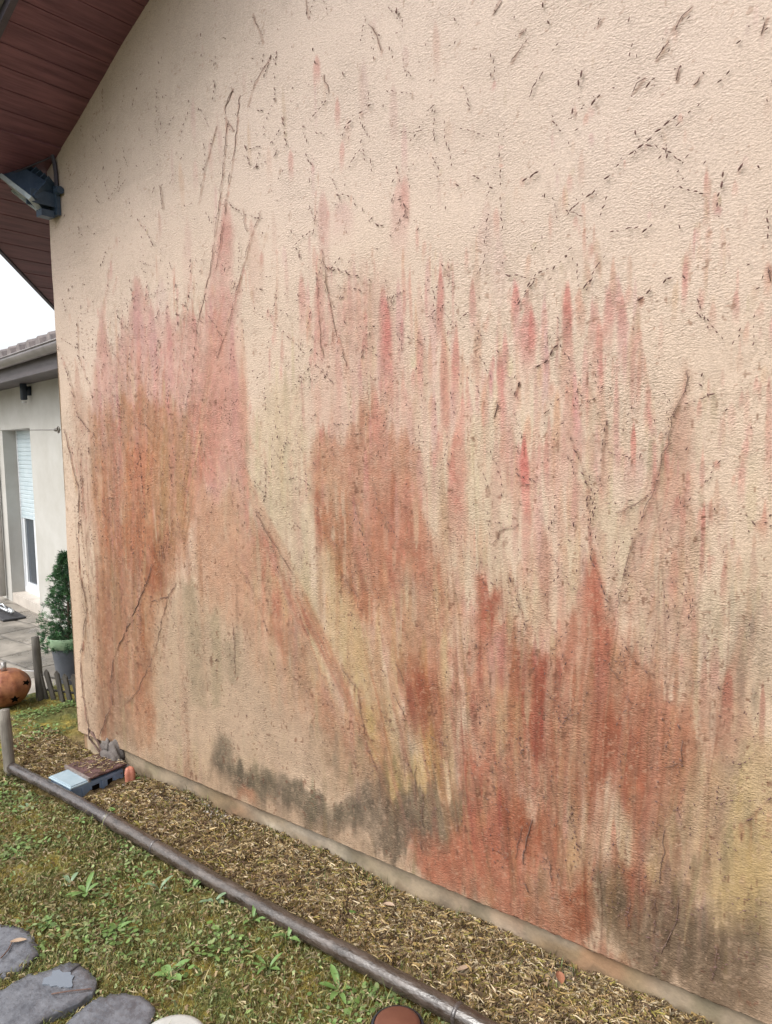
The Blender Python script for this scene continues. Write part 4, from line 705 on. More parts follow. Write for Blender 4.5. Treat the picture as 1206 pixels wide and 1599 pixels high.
# scattered rootlet marks
def scat(n, x0, x1, z0, z1, l0, l1, vertical=.5, chainp=.4):
    for _ in range(n):
        x = rr.uniform(x0, x1); z = rr.uniform(z0, z1)
        if z > zr(x)-.06: continue
        an = rr.gauss(math.pi/2, .5) if rr.random() < vertical else rr.uniform(0, math.pi)
        m_ = rr.randint(2, 6) if rr.random() < chainp else 1
        for q in range(m_):
            l = rr.uniform(l0, l1)*(1.6 if rr.random() < .08 else 1)
            l *= 1.25; dash(x, z, an+rr.uniform(-.3, .3), l, rr.uniform(.0022, .0046)*(.7+.3*l/.012), rr.uniform(.002, .0045), yw(x, z))
            x += math.cos(an)*rr.uniform(.012, .028)+rr.uniform(-.006, .006); z += math.sin(an)*rr.uniform(.012, .028)+rr.uniform(-.004, .004)
            if x > 4.2 or z < .15: break
        flush(0 if x < 1.6 else (1 if x < 2.72 else 2))
scat(130, .15, 1.5, 2.2, 3.5, .004, .014); scat(260, .1, 1.6, 1.2, 2.5, .004, .012, .6); scat(130, .15, 1.6, .3, 1.3, .003, .009, .7, .3)
scat(150, .12, 1.0, .7, 2.3, .003, .009, .9, .8); scat(90, 2.6, 3.5, .3, 1.5, .003, .009, .8, .7); scat(150, 1.6, 2.7, 2.2, 3.4, .005, .014, .35); scat(190, 1.6, 2.7, 1.4, 2.3, .004, .012, .6); scat(170, 1.6, 2.7, .3, 1.4, .003, .010, .6, .3)
scat(80, 2.7, 3.7, 2.1, 3.1, .005, .014, .4); scat(130, 2.7, 3.7, 1.3, 2.1, .004, .011, .6); scat(220, 2.7, 3.8, .2, 1.3, .003, .010, .5, .35)
for i in range(3):
    me_ = MB(); me_.v = DV[i]; me_.f = DF[i]; o = me_.build('rootlets', rootm, creepers[i]); o['kind'] = 'stuff'
# the stump the left creeper grew from, with two stems crossing the plinth
bark = mat('stump_bark', (.075, .062, .058), (.17, .15, .135), .95, 18, .006, 50)
def lump(c, r, seed, sub=3, sq=(1, 1, 1), amp=.25, freq=3):
    import bmesh
    bm = bmesh.new(); bmesh.ops.create_icosphere(bm, subdivisions=sub, radius=1); rl = random.Random(seed); ph = [rl.uniform(0, 6) for _ in range(9)]
    vs = []
    for v in bm.verts:
        p = v.co.copy(); d_ = 1+amp*(math.sin(p.x*freq+ph[0])*math.sin(p.y*freq*1.2+ph[1])+.5*math.sin(p.z*freq*2+ph[2]+p.x*freq*1.5)+.35*math.sin(p.y*freq*3.3+ph[3]+p.z*3))
        vs.append((c[0]+p.x*r*sq[0]*d_, c[1]+p.y*r*sq[1]*d_, c[2]+p.z*r*sq[2]*d_))
    fs = [tuple(v.index for v in f.verts) for f in bm.faces]; bm.free(); return vs, fs
mb = MB(); mb.add(*lump((.38, -.012, .055), .062, 4, 4, (1.05, .8, 1.35))); mb.add(*lump((.33, -.02, .12), .032, 5, 3, (1, .7, 1.1), .3, 4)); mb.add(*lump((.45, -.02, .02), .05, 6, 4, (1.2, .8, .9)))
st = mb.build('stump', bark, creepers[0], True)
mb = MB(); mb.tube([(.16, -.01, .16), (.19, .012, .10), (.24, .012, .04), (.26, .0, -.02)], [.006, .008, .010, .012], 8); mb.tube([(.13, -.008, .17), (.10, .01, .1), (.16, .014, .06), (.24, .012, .02)], [.004, .005, .005, .005], 6)
mb.build('stem', stemm, creepers[0], True)
# ------------------------------------------------------------------ ground
def gh(x, y):     # height of the lawn and litter bed
    h = (vnoise(x*3, y*3, 60)-.5)*.03+(vnoise(x*14, y*14, 61)-.5)*.022+(vnoise(x*45, y*45, 62)-.5)*.014
    bed = sstep(-.36, -.30, y)*sstep(-.25, .15, x)
    h = h+bed*(.006+.016*(vnoise(x*40, y*40, 63)-.3))
    h = h-.022*sstep(.02, .12, x)*(1-sstep(.62, .8, x))*sstep(-.45, -.36, y)
    h = h-.02*np.exp(-((y+.36)/.06)**2)
    return h
gx = np.concatenate([np.arange(-1.28, 4.2, .011), np.linspace(4.25, 14, 30)]); gy = np.concatenate([np.linspace(-14, -1.9, 30), np.arange(-1.85, .2, .011), np.linspace(.22, .62, 20)])
GX, GY = np.meshgrid(gx, gy)
GZ = gh(GX, GY)*sstep(30, 5, np.abs(GX)+np.abs(GY)) if False else gh(GX, GY)
edge = GX < -1.24; 
GXs = GX+np.where(GX < -1.1, (vnoise(GY*9, GX*0, 70)-.5)*.06, 0)
soil = np.array((.085, .058, .034)); moss = np.array((.19, .15, .035)); green = np.array((.085, .10, .032)); straw = np.array((.20, .145, .075))
bed = (sstep(-.38, -.31, GY)*sstep(-.40, .10, GX+(vnoise(GX*6, GY*6, 71)-.5)*.5))[..., None]
mk = sstep(.35, .65, vnoise(GX*5, GY*5, 72)*.6+vnoise(GX*19, GY*19, 73)*.4)[..., None]; mk2 = sstep(.45, .7, vnoise(GX*7+5, GY*7, 74))[..., None]; fn = vnoise(GX*70, GY*70, 75)[..., None]
lawn = green*(1-mk)+moss*mk; lawn = lawn*(1-mk2*.5)+np.array((.10, .075, .03))*mk2*.5
litter = soil*(1-fn)+straw*fn; litter = litter*(1-mk*mk2*.55)+moss*.8*mk*mk2*.55
pale = ((sstep(-.10, -.02, GY+(vnoise(GX*8, GY*8, 76)-.5)*.08)*sstep(.5, .8, GX)*sstep(.5, .75, vnoise(GX*3, GX*0+2, 77)))*.6)[..., None]
litter = litter*(1-pale)+np.array((.33, .29, .24))*pale
gc = lawn*(1-bed)+litter*bed; gc = gc*(.7+.6*fn)
ii = np.arange(GX.size).reshape(GX.shape)
gF = np.stack([ii[:-1, :-1], ii[:-1, 1:], ii[1:, 1:], ii[1:, :-1]], -1).reshape(-1, 4)
gV = np.stack([GXs, GY, GZ], -1).reshape(-1, 3); k0 = len(gV)
skx = np.stack([GXs[:, 0]-.05, GY[:, 0], GY[:, 0]*0-.22], -1); sky_ = np.stack([GX[-1], GY[-1]+.02, GX[-1]*0-.3], -1)
gV = np.concatenate([gV, skx, sky_]); a1 = k0+np.arange(len(gy)); a2 = k0+len(gy)+np.arange(len(gx))
gF = np.concatenate([gF, np.stack([a1[:-1], ii[:-1, 0], ii[1:, 0], a1[1:]], -1), np.stack([ii[-1, :-1], ii[-1, 1:], a2[1:], a2[:-1]], -1)])
gC = np.concatenate([gc.reshape(-1, 3), np.tile(soil, (len(gy)+len(gx), 1))])
gm = mat('lawn_moss', (.8, .8, .8), (1.25, 1.25, 1.2), .95, 60, .008, 160, attr=True, spec=.2)
tag(npmesh('lawn', gV, gF, gm, gC, None, True), kind='structure')
# far ground and paved terrace
mb = MB(); mb.add([(-120, -120, -.28), (120, -120, -.28), (120, 120, -.28), (-120, 120, -.28)], [(0, 1, 2, 3)])
tag(mb.build('ground', mat('far_ground', (.10, .11, .05), (.16, .14, .08), .95, .4)), kind='structure')
tm = mat('terrace_stone', (.20, .185, .165), (.36, .335, .305), .2, 5, .002, 30, rough2=.6, attr=True)
tx = np.arange(-9, -1.0, .02); ty = np.arange(-4, 3.0, .02); TX, TY = np.meshgrid(tx, ty)
jw = .012*(vnoise(TX*2, TY*2, 80)-.5)*4
rowi = np.floor((TY+jw)/.42); ux = (TX+jw+rowi*.23)/.62; uy = (TY+jw)/.42
dj = np.minimum(np.abs(ux-np.round(ux))*.62, np.abs(uy-np.round(uy))*.42)
jt = 1-sstep(.004, .022, dj); cell = vnoise(np.floor(ux)*7.3, rowi*5.1, 81)
tcC = (.62+.5*cell+.3*(vnoise(TX*6, TY*6, 82)-.5))[..., None]*np.array((1, .96, .9)); tcC = tcC*(1-jt[..., None]*.55)
wet = sstep(.55, .7, vnoise(TX*1.6, TY*2.2, 83))[..., None]; tcC = tcC*(1-.35*wet)
ii = np.arange(TX.size).reshape(TX.shape); tF = np.stack([ii[:-1, :-1], ii[:-1, 1:], ii[1:, 1:], ii[1:, :-1]], -1).reshape(-1, 4)
tag(npmesh('terrace', np.stack([TX, TY, -.15-jt*.006+(vnoise(TX*12, TY*12, 84)-.5)*.004], -1).reshape(-1, 3), tF, tm, tcC.reshape(-1, 3)), kind='structure')
# ------------------------------------------------------------------ grass, leaves, litter (stuff)
def blades(name, n, xr, yr, h0, h1, w, cols, lean, keepfn, label, flat=False, seed=1):
    g = np.random.default_rng(seed)
    x = g.uniform(*xr, n); y = g.uniform(*yr, n); k = keepfn(x, y, g); x, y = x[k], y[k]; n = len(x)
    z = gh(x, y); h = g.uniform(h0, h1, n)*g.uniform(.6, 1.2, n); a = g.uniform(0, 2*np.pi, n); l = g.uniform(*lean, n)
    dx, dy = np.cos(a), np.sin(a); px, py = -dy, dx; wv = w*g.uniform(.6, 1.4, n)
    P = lambda r, up, s: np.stack([x+dx*r+px*s, y+dy*r+py*s, z+up], -1)
    hr = h*np.sin(l); hu = h*np.cos(l)
    if flat:
        tw = g.uniform(-.5, .5, n); bd = h*g.uniform(-.28, .28, n); q_ = g.uniform(0, .013, n); V = np.stack([P(-h/2, .004+g.uniform(0, .014, n), -wv), P(-h/2, .006+g.uniform(0, .012, n), wv), P(0*h+0, .012+q_, wv*1.1+bd), P(0*h, .010+q_, -wv*1.1+bd),
                      P(h/2, .004+g.uniform(0, .02, n), wv*.6), P(h/2, .004+g.uniform(0, .012, n), -wv*.6)], 1)
        F = np.array([[0, 3, 2, 1], [3, 5, 4, 2]])
    else:
        V = np.stack([P(0*h, -.004, -wv), P(0*h, -.004, wv), P(hr*.35, hu*.6, wv*.85), P(hr*.35, hu*.6, -wv*.85), P(hr, hu, 0*h+wv*.12), P(hr, hu, 0*h-wv*.12)], 1)
        F = np.array([[0, 3, 2, 1], [3, 5, 4, 2]])
    FF = (np.arange(n)[:, None, None]*6+F[None]).reshape(-1, 4)
    c = np.array(cols)[g.integers(0, len(cols), n)]*g.uniform(.65, 1.3, (n, 1)); c = np.repeat(c, 6, 0)
    return tag(npmesh(name, V.reshape(-1, 3), FF, leafm, c), label, name.replace('_', ' '), kind='stuff')
leafm = mat('blade', (.9, .9, .9), (1.1, 1.1, 1.1), .55, 30, attr=True, spec=.35)
dryv = mat('litter_straw', (.8, .8, .8), (1.2, 1.2, 1.2), .85, 50, attr=True, spec=.2)
STONES = [[(1.15, -.99), (1.273, -1.02), (1.33, -.985), (1.40, -.975), (1.47, -.99), (1.53, -1.02), (1.55, -1.06), (1.556, -1.10), (1.54, -1.16), (1.45, -1.25), (1.25, -1.28), (1.12, -1.15)],
          [(1.60, -1.17), (1.60, -1.09), (1.635, -1.03), (1.645, -.985), (1.67, -.96), (1.71, -.955), (1.77, -.958), (1.82, -.965), (1.845, -.99), (1.85, -1.04), (1.84, -1.10), (1.83, -1.17), (1.80, -1.30), (1.68, -1.33), (1.58, -1.27)],
          [(1.88, -1.04), (1.885, -.995), (1.92, -.955), (1.96, -.93), (2.01, -.912), (2.06, -.915), (2.10, -.95), (2.11, -1.02), (2.08, -1.12), (1.98, -1.18), (1.90, -1.13)]]
def instone(x, y):
    m_ = np.zeros(x.shape, bool)
    for s in STONES: m_ |= sdf(s, x, y) < -.012*vnoise(x*40, y*40, 55)
    return m_
def keep_lawn(th, sc, seed):
    def f(x, y, g):
        p = vnoise(x*sc, y*sc, seed)
        onbed = (y > -.41) & (x > -.3)
        return (g.random(len(x)) < sstep(th-.15, th+.25, p)) & ~instone(x, y) & (~onbed | (g.random(len(x)) < .02)) & (y < .55) & ~((x > -.05) & (y > -.02))
    return f
greens = [(.10, .135, .035), (.15, .18, .05), (.20, .21, .08), (.07, .09, .03), (.26, .21, .09), (.18, .17, .04)]
blades('grass', 100000, (-.4, 3.15), (-1.5, -.38), .010, .034, .0010, greens, (.5, 1.45), keep_lawn(.50, 7, 90), 'short mossy grass growing on the lawn beside the brown pipe', seed=1)
blades('grass', 26000, (-1.25, 3.6), (-2.2, .5), .012, .05, .0012, greens, (.3, 1.2), keep_lawn(.42, 6, 90), 'short grass on the far and outer lawn by the terrace and the posts', seed=21)
blades('moss', 90000, (-.3, 3.1), (-1.5, -.36), .005, .018, .0013, [(.27, .21, .045), (.20, .17, .035), (.30, .22, .07), (.14, .11, .03), (.19, .12, .06)], (.2, 1.3), keep_lawn(.25, 5, 91), 'yellow olive moss carpeting the lawn between the stepping stones and the pipe', seed=2)
blades('long_grass', 4200, (-1.25, 3.4), (-1.6, .5), .04, .085, .0016, greens, (.3, 1.1), keep_lawn(.5, 8, 92), 'longer grass blades standing out of the mossy lawn', seed=3)
def roundleaf(n, seed):
    g = np.random.default_rng(seed); x = g.uniform(-1.2, 3.2, n); y = g.uniform(-1.7, .5, n); k = keep_lawn(.55, 5, 93)(x, y, g); x, y = x[k], y[k]; n = len(x)
    z = gh(x, y)+g.uniform(.006, .03, n); r = g.uniform(.003, .0085, n); t = g.uniform(-.5, .5, (2, n)); a0 = g.uniform(0, 6.28, n); el = g.uniform(1, 1.9, n)
    V = np.stack([np.stack([x+r*el*np.cos(t_)*np.cos(a0)-r*np.sin(t_)*np.sin(a0), y+r*el*np.cos(t_)*np.sin(a0)+r*np.sin(t_)*np.cos(a0), z+r*(np.cos(t_)*t[0]+np.sin(t_)*t[1])], -1) for t_ in np.arange(6)*np.pi/3], 1)
    F = (np.arange(n)[:, None, None]*6+np.array([[0, 1, 2, 3], [0, 3, 4, 5]])[None]).reshape(-1, 4)
    c = np.repeat(np.array([(.10, .17, .04), (.13, .20, .06), (.08, .13, .035), (.16, .20, .08)])[g.integers(0, 4, n)]*g.uniform(.7, 1.25, (n, 1)), 6, 0)
    return tag(npmesh('clover', V.reshape(-1, 3), F, leafm, c), 'small round clover leaves spread through the mossy lawn', 'clover', kind='stuff')
roundleaf(34000, 5)
def keep_bed(x, y, g):
    t = sstep(-.45, .2, x); on = (y > -.33+.1*(1-t)) & (y < .03) & (x > -.45); return on & (g.random(len(x)) < (.25+.75*t)*(.25+1.1*sstep(.25, .6, vnoise(x*7, y*9, 98))-.12)) & ~((x > .26) & (x < .60) & (y > -.37) & (y < -.0))
def keep_bed2(x, y, g):
    return ((y > -.33) | (g.random(len(x)) < .04)) & (y < .035) & ~instone(x, y) & ~((x > .26) & (x < .60) & (y > -.37) & (y < -.0)) & ~((x > .0) & (y > .02))
strw = [(.34, .25, .135), (.42, .325, .18), (.27, .18, .09), (.13, .085, .05), (.52, .43, .29), (.32, .22, .09), (.10, .065, .04), (.25, .21, .06)]
def litterobj(*a, **k):
    global leafm
    s_ = leafm; leafm = dryv; o = blades(*a, flat=True, **k); leafm = s_; return o
litterobj('straw_litter', 80000, (-.45, 4.0), (-.40, .035), .015, .062, .00075, strw, (0, 1), keep_bed, 'dry straw and shredded creeper litter along the foot of the wall', seed=11)
litterobj('dry_grass', 26000, (-.4, 3.15), (-1.5, -.36), .012, .045, .0009, [(.22, .20, .08), (.30, .26, .13), (.13, .15, .05), (.36, .30, .18), (.16, .11, .05)], (0, 1), lambda x, y, g: ~instone(x, y) & (g.random(len(x)) < .3+.7*vnoise(x*8, y*8, 97)), 'flattened olive and dry grass strands matted in the lawn', seed=15)
litterobj('leaf_scraps', 4500, (-.4, 3.15), (-1.5, -.36), .008, .022, .0035, [(.16, .21, .07), (.22, .26, .12), (.12, .16, .05), (.26, .19, .11)], (0, 1), lambda x, y, g: ~instone(x, y), 'tiny leaves and scraps mixed through the mossy lawn', seed=16)
litterobj('bark_litter', 7000, (-1.0, 4.2), (-.9, .3), .010, .026, .0028, [(.16, .10, .065), (.26, .18, .11), (.10, .065, .045), (.36, .27, .18)], (0, 1), keep_bed2, 'brown bark flakes scattered in the bed below the wall', seed=12)
blades('moss', 26000, (.2, 4.0), (-.34, .0), .006, .016, .0013, [(.24, .20, .03), (.32, .26, .06), (.16, .15, .04)], (.2, 1.3), lambda x, y, g: vnoise(x*5, y*6, 95) > .5, 'yellow moss cushions among the straw litter at the wall foot', seed=13)
blades('grass', 1600, (.4, 3.2), (-.33, -.03), .02, .06, .0013, greens, (.3, 1.2), lambda x, y, g: vnoise(x*5, y*7, 99) > .68, 'sparse green grass sprouting through the straw litter', seed=17)
blades('grass', 1500, (.4, 4.0), (-.03, .022), .015, .055, .0016, greens, (.05, .5), lambda x, y, g: vnoise(x*6, x*0, 96) > .58, 'thin grass tufts growing against the cement plinth', seed=14)
g = np.random.default_rng(44); mb = MB()
for i in range(520):
    x = .55+abs(g.normal(0, .55)); y = .02-abs(g.normal(0, .045)); r = g.uniform(.003, .009)
    if x > 3.6: continue
    z = float(gh(np.array([x]), np.array([y]))[0])+.010; a = g.uniform(0, 6.28)
    vs = [(x+r*math.cos(a+k*1.2566)*g.uniform(.7, 1.3), y+r*math.sin(a+k*1.2566)*g.uniform(.7, 1.3), z+g.uniform(-.001, .001)) for k in range(5)]+[(x, y, z+r*.7), (x, y, z-r*.5)]
    t_ = g.uniform(.8, 1.6); mb.add(vs, [(k, (k+1) % 5, 5) for k in range(5)]+[((k+1) % 5, k, 6) for k in range(5)], (.30*t_, .27*t_, .235*t_))
tag(mb.build('gravel', dryv), 'pale crumbled render and grit along the foot of the plinth', 'gravel', kind='stuff')
# ------------------------------------------------------------------ stepping stones
stm = mat('wet_slate', (.065, .066, .075), (.155, .16, .178), .12, 26, .003, 60, rough2=.45, contrast=(.3, .7))
lab = ['wet grey stepping stone at the left with a curled leaf on it', 'long wet grey stepping stone with a round darker-edged puddle', 'dark mottled stepping stone in the moss, the rightmost of the slabs']
import bmesh
for i, s in enumerate(STONES):
    # densify and jitter the outline
    P = []
    for k in range(len(s)):
        a, c = s[k], s[(k+1) % len(s)]
        for t in range(4): P.append((a[0]+(c[0]-a[0])*t/4+rr.uniform(-.0055, .0055), a[1]+(c[1]-a[1])*t/4+rr.uniform(-.0055, .0055)))
    cx_ = sum(p[0] for p in P)/len(P); cy_ = sum(p[1] for p in P)/len(P); mb = MB(); n = len(P); vs = []
    for sc_, zz in ((1.01, -.03), (1.0, .013), (.985, .018), (.8, .020), (.5, .019), (.2, .020)):
        for (x, y) in P: vs.append((cx_+(x-cx_)*sc_, cy_+(y-cy_)*sc_, zz+rr.uniform(-.0012, .0012)))
    fs = [(r*n+k, r*n+(k+1) % n, (r+1)*n+(k+1) % n, (r+1)*n+k) for r in range(5) for k in range(n)]+[tuple(range(5*n, 6*n))]
    mb.add(vs, fs); o = mb.build('stepping_stone', stm, None, True); tag(o, lab[i], 'stepping stone', 'stepping stones in the lawn')
mb = MB(); dp = [(1.71+(.052+.012*math.sin(3*t+1)+.006*math.sin(7*t))*math.cos(t), -1.04+(.036+.009*math.sin(2*t)+.005*math.sin(9*t))*math.sin(t)) for t in [k*.1571 for k in range(40)]]
mb.prism(dp, .018, .0235); o = mb.build('puddle', mat('puddle_water', (.14, .16, .19), None, .03, 5, spec=.9)); tag(o, 'shallow rain puddle lying on the long stepping stone', 'puddle')
def curl_leaf(name, c, ln, wd, ang, curl, m_, label, cat, group=None):
    mb = MB(); vs = []; n = 8
    for i in range(n+1):
        t = i/n; wv = wd*math.sin(math.pi*min(1, .06+t*.94))**.8
        for k in (-1, -.4, .4, 1):
            lx = (t-.5)*ln; ly = k*wv/2; lz = curl*(abs(k)**2)*wv+curl*.35*ln*(t-.5)**2*4*.5
            vs.append((c[0]+lx*math.cos(ang)-ly*math.sin(ang), c[1]+lx*math.sin(ang)+ly*math.cos(ang), c[2]+lz+.002))
    fs = [(i*4+k, i*4+k+1, i*4+k+5, i*4+k+4) for i in range(n) for k in range(3)]
    mb.add(vs, fs); return tag(mb.build(name, m_, None, True), label, cat, group)
tan = mat('dry_leaf', (.26, .18, .12), (.38, .28, .2), .8, 30)
curl_leaf('dead_leaf', (1.42, -1.03, .022), .055, .022, .9, .3, tan, 'pale curled dead leaf lying on the left stepping stone', 'leaf', 'dead leaves')
mb = MB(); mb.tube([(1.41, -1.05, .026), (1.44, -1.075, .028), (1.46, -1.11, .026)], .0025, 6); tag(mb.build('twig', stemm), 'thin dark twig on the left stepping stone beside the pale leaf', 'twig')
mb = MB(); mb.tube([(1.84, -1.0, .025), (1.80, -1.05, .03), (1.76, -1.09, .026)], .0022, 6); tag(mb.build('twig', stemm), 'thin dark twig across the right end of the long stepping stone', 'twig')
for c, ln, wd, an, lb in (((2.35, -.10, .03), .045, .022, .4, 'cream curled dead leaf in the litter near the middle of the plinth'), ((3.02, -.07, .03), .06, .028, 2.2, 'rust brown dead leaf against the plinth at the right of the grass tuft'),
                          ((2.75, -.22, .03), .05, .02, 1.1, 'broad tan dead leaf in the litter at the bottom right near the pipe'), ((.78, -.05, .025), .05, .03, .2, 'pale curled dead leaf in front of the plinth beside the clay fragment')):
    curl_leaf('dead_leaf', c, ln, wd, an, .35, tan if 'rust' not in lb else mat('rust_leaf', (.22, .09, .05), (.3, .13, .07), .7), lb, 'leaf', 'dead leaves')
# partly seen pale disc and brown pot lid at the lower frame edge
mb = MB(); mb.lathe([(0, .045), (.085, .045), (.10, .04), (.105, .03), (.105, -.02)], 40, (2.235, -.985, 0)); tag(mb.build('garden_disc', mat('pale_stoneware', (.38, .38, .36), (.48, .48, .45), .5, 10), None, True), 'pale round stoneware disc half out of view at the bottom of the lawn', 'disc')
mb = MB(); mb.lathe([(0, .055), (.055, .053), (.067, .048), (.07, .04), (.064, .038), (.062, -.01)], 40, (2.725, -.545, 0))
lidt = thing('garden_light', (2.725, -.545, 0), 'round brown lid with a dark rim in the grass beside the pipe, bottom centre', 'garden light')
mb.build('lid', mat('brown_lid', (.10, .035, .022), (.13, .05, .03), .5, 12), lidt, True)
mb = MB(); mb.lathe([(.071, .045), (.079, .041), (.081, .028), (.076, -.02)], 40, (2.725, -.545, 0)); mb.build('rim', mat('dark_rim', (.02, .02, .03), None, .4), lidt, True)
# ------------------------------------------------------------------ broad-leaved weeds
wm_ = mat('weed_leaf', (.09, .17, .04), (.15, .25, .075), .5, 20, .001, 60)
wm2 = mat('weed_leaf_blue', (.12, .19, .10), (.20, .28, .17), .5, 20, .001, 60)
def weed(x, y, n, ln, wd, m_, label, seed, up=.5):
    r = random.Random(seed); z = float(gh(np.array([x]), np.array([y]))[0]); t = thing('weed', (x, y, z), label, 'weed', 'broad-leaved weeds in the lawn')
    for i in range(n):
        a = 6.283*i/n+r.uniform(-.7, .7); L_ = ln*r.uniform(.45, 1.2); W_ = wd*r.uniform(.8, 1.2); e = up*r.uniform(.5, 1.3); vs = []; k = 7
        for j in range(k+1):
            q = j/k; wv = W_*(.15+.85*math.sin(math.pi*(q**1.3))**.9) if j < k else W_*.05; rad = L_*q*math.cos(e*(1-.6*q)); h = L_*(math.sin(e)*q-.45*q*q*math.sin(e))+.003
            for s_ in (-1, 0, 1): vs.append((x+rad*math.cos(a)-s_*wv/2*math.sin(a), y+rad*math.sin(a)+s_*wv/2*math.cos(a), z+h+abs(s_)*wv*.18))
        mb = MB(); mb.add(vs, [(j*3+s_, j*3+s_+1, j*3+s_+4, j*3+s_+3) for j in range(k) for s_ in (0, 1)]); mb.build('leaf', m_, t, True)
WEEDS = [(1.313, -0.715, 7, 0.085, 0.022, 0, 'bright green broad-leaved weed in the middle left of the lawn', 0.8),
 (1.201, -0.719, 4, 0.055, 0.018, 1, 'small bluish weed just left of the bright broad-leaved one', 0.9),
 (1.523, -0.522, 5, 0.06, 0.015, 1, 'narrow-leaved weed in open moss right of the bright broad-leaved weed', 0.9),
 (1.615, -0.777, 8, 0.07, 0.016, 0, 'spreading weed rosette just above the dark mottled stone', 0.6),
 (1.4, -0.915, 9, 0.05, 0.015, 0, 'bushy little weed between the left and the long stepping stones', 0.7),
 (1.967, -0.797, 7, 0.075, 0.028, 0, 'weed with pale wide leaves low in the lawn, right of the dark stone', 0.6),
 (1.616, -0.438, 8, 0.06, 0.014, 0, 'feathery weed close to the pipe, above the lawn centre', 0.9),
 (1.771, -0.451, 4, 0.06, 0.02, 1, 'upright weed touching the pipe, third from the pale box', 1.0),
 (1.977, -0.44, 7, 0.07, 0.016, 0, 'leafy weed against the pipe near the bottom centre', 0.9),
 (2.198, -0.567, 5, 0.11, 0.014, 0, 'tall strap-leaved weed in the deep grass at the bottom centre', 1.0),
 (2.157, -0.437, 5, 0.08, 0.016, 0, 'strap-leaved weed leaning on the pipe right of the leafy one', 1.1),
 (0.456, -0.519, 5, 0.05, 0.014, 1, 'tiny weed beside the pipe at the far end of the lawn', 0.8),
 (0.803, -0.451, 5, 0.05, 0.014, 0, 'tiny weed in front of the pipe joint', 0.9),
 (0.868, -0.294, 6, 0.05, 0.012, 0, 'small weed in the litter bed behind the pipe joint', 0.8),
 (0.869, -0.765, 10, 0.055, 0.013, 0, 'bushy weed clump at the left edge of the lawn above the stones', 0.7),
 (2.456, -0.502, 6, 0.09, 0.02, 0, 'weed beside the round brown lid at the bottom', 0.9)]
for i, (x, y, n, ln, wd, kind, lb, up) in enumerate(WEEDS): weed(x, y, n, ln, wd, (wm_, wm2)[kind], lb, 200+i, up)
# ------------------------------------------------------------------ pipe edging
pipe = thing('edging_pipe', (-.05, -.36, 0), 'long weathered brown pipe lying as an edging between the lawn and the litter bed', 'pipe')
ppm = mat('pipe_skin', (.030, .024, .022), (.085, .070, .065), .10, 16, .002, 60, stretch=(1, 2.5, 2.5), rough2=.36, spec=.8)
ppm2 = mat('pipe_skin_mossy', (.030, .022, .016), (.08, .060, .048), .10, 14, .0025, 50, stretch=(1, 2.5, 2.5), rough2=.4, spec=.8)
def pipe_pts(x0, x1): return [(x, -.360-.0085*x+.006*math.sin(x*2.1), .022+.004*math.sin(x*3)) for x in np.arange(x0, x1, .03)]
mb = MB(); p_ = pipe_pts(-.05, .93); mb.tube(p_, [.0275+.001*math.sin(i*1.7) for i in range(len(p_))], 24); mb.build('front_length', ppm, pipe, True)
mb = MB(); p_ = pipe_pts(.90, 5.0); mb.tube(p_, [.0315+.0011*math.sin(i*.9)+.0008*math.sin(i*2.3) for i in range(len(p_))], 24); mb.build('long_length', ppm2, pipe, True)
for xx, r in ((.905, .034), (1.27, .0333), (2.83, .0355)):
    p_ = pipe_pts(xx, xx+.05); mb = MB(); mb.tube([(xx-.004, p_[0][1], p_[0][2]), p_[0], (xx+.008, p_[0][1], p_[0][2]), (xx+.012, p_[0][1], p_[0][2])], [r-.004, r, r, r-.004], 24); mb.build('collar', ppm, pipe, True)
# ------------------------------------------------------------------ posts
pw = mat('grey_post_wood', (.12, .105, .085), (.26, .235, .20), .85, 4, .003, 40, stretch=(9, 9, 1))
dw = mat('dark_fence_wood', (.045, .04, .035), (.10, .09, .075), .8, 5, .003, 40, stretch=(8, 8, 1))
def post(x, y, h, r, lean, m_, label):
    t = MB(); pts = [(x+lean[0]*k/6, y+lean[1]*k/6, -.08+(h+.08)*k/6) for k in range(7)]
    t.tube(pts, [r*(1+.03*math.sin(k*2.1)) for k in range(6)]+[r*.93], 14)
    return tag(t.build('wooden_post', m_, None, True), label, 'post', 'short round wooden posts')
post(-.07, -.36, .335, .0295, (-.03, -.0), pw, 'pale grey round wooden post at the end of the pipe')
post(-1.085, .33, .44, .028, (-.012, -.01), dw, 'dark round wooden post beside the little picket fence')
fe = thing('picket_fence', (-.85, .40, 0), 'low dark picket fence of leaning slats between the post and the wall corner', 'fence')
for i in range(11):
    x = -1.05+i*.067; y = .36+i*.022; mb = MB()
    Mx = Matrix.Translation((x, y, -.06)) @ Matrix.Rotation(math.radians(18), 4, 'Z') @ Matrix.Rotation(math.radians(-7+rr.uniform(-3, 3)), 4, 'Y') @ Matrix.Rotation(math.radians(6), 4, 'X')
    h = .27+rr.uniform(-.015, .015)
    mb.add([Mx @ Vector(v) for v in [(-.018, -.007, 0), (.018, -.007, 0), (.018, .007, 0), (-.018, .007, 0), (-.018, -.007, h-.02), (.018, -.007, h-.02), (.018, .007, h-.02), (-.018, .007, h-.02), (0, -.007, h), (0, .007, h)]],
           [(0,3,2,1), (0,1,5,8,4), (2,3,7,9,6), (1,2,6,5), (3,0,4,7), (5,6,9,8), (7,4,8,9)])
    mb.build('picket', dw, fe)
mb = MB(); mb.tube([(-1.08, .375, .05), (-.35, .61, .05)], .008, 6); mb.tube([(-1.08, .375, .14), (-.35, .61, .14)], .004, 6); mb.build('rail', dw, fe)
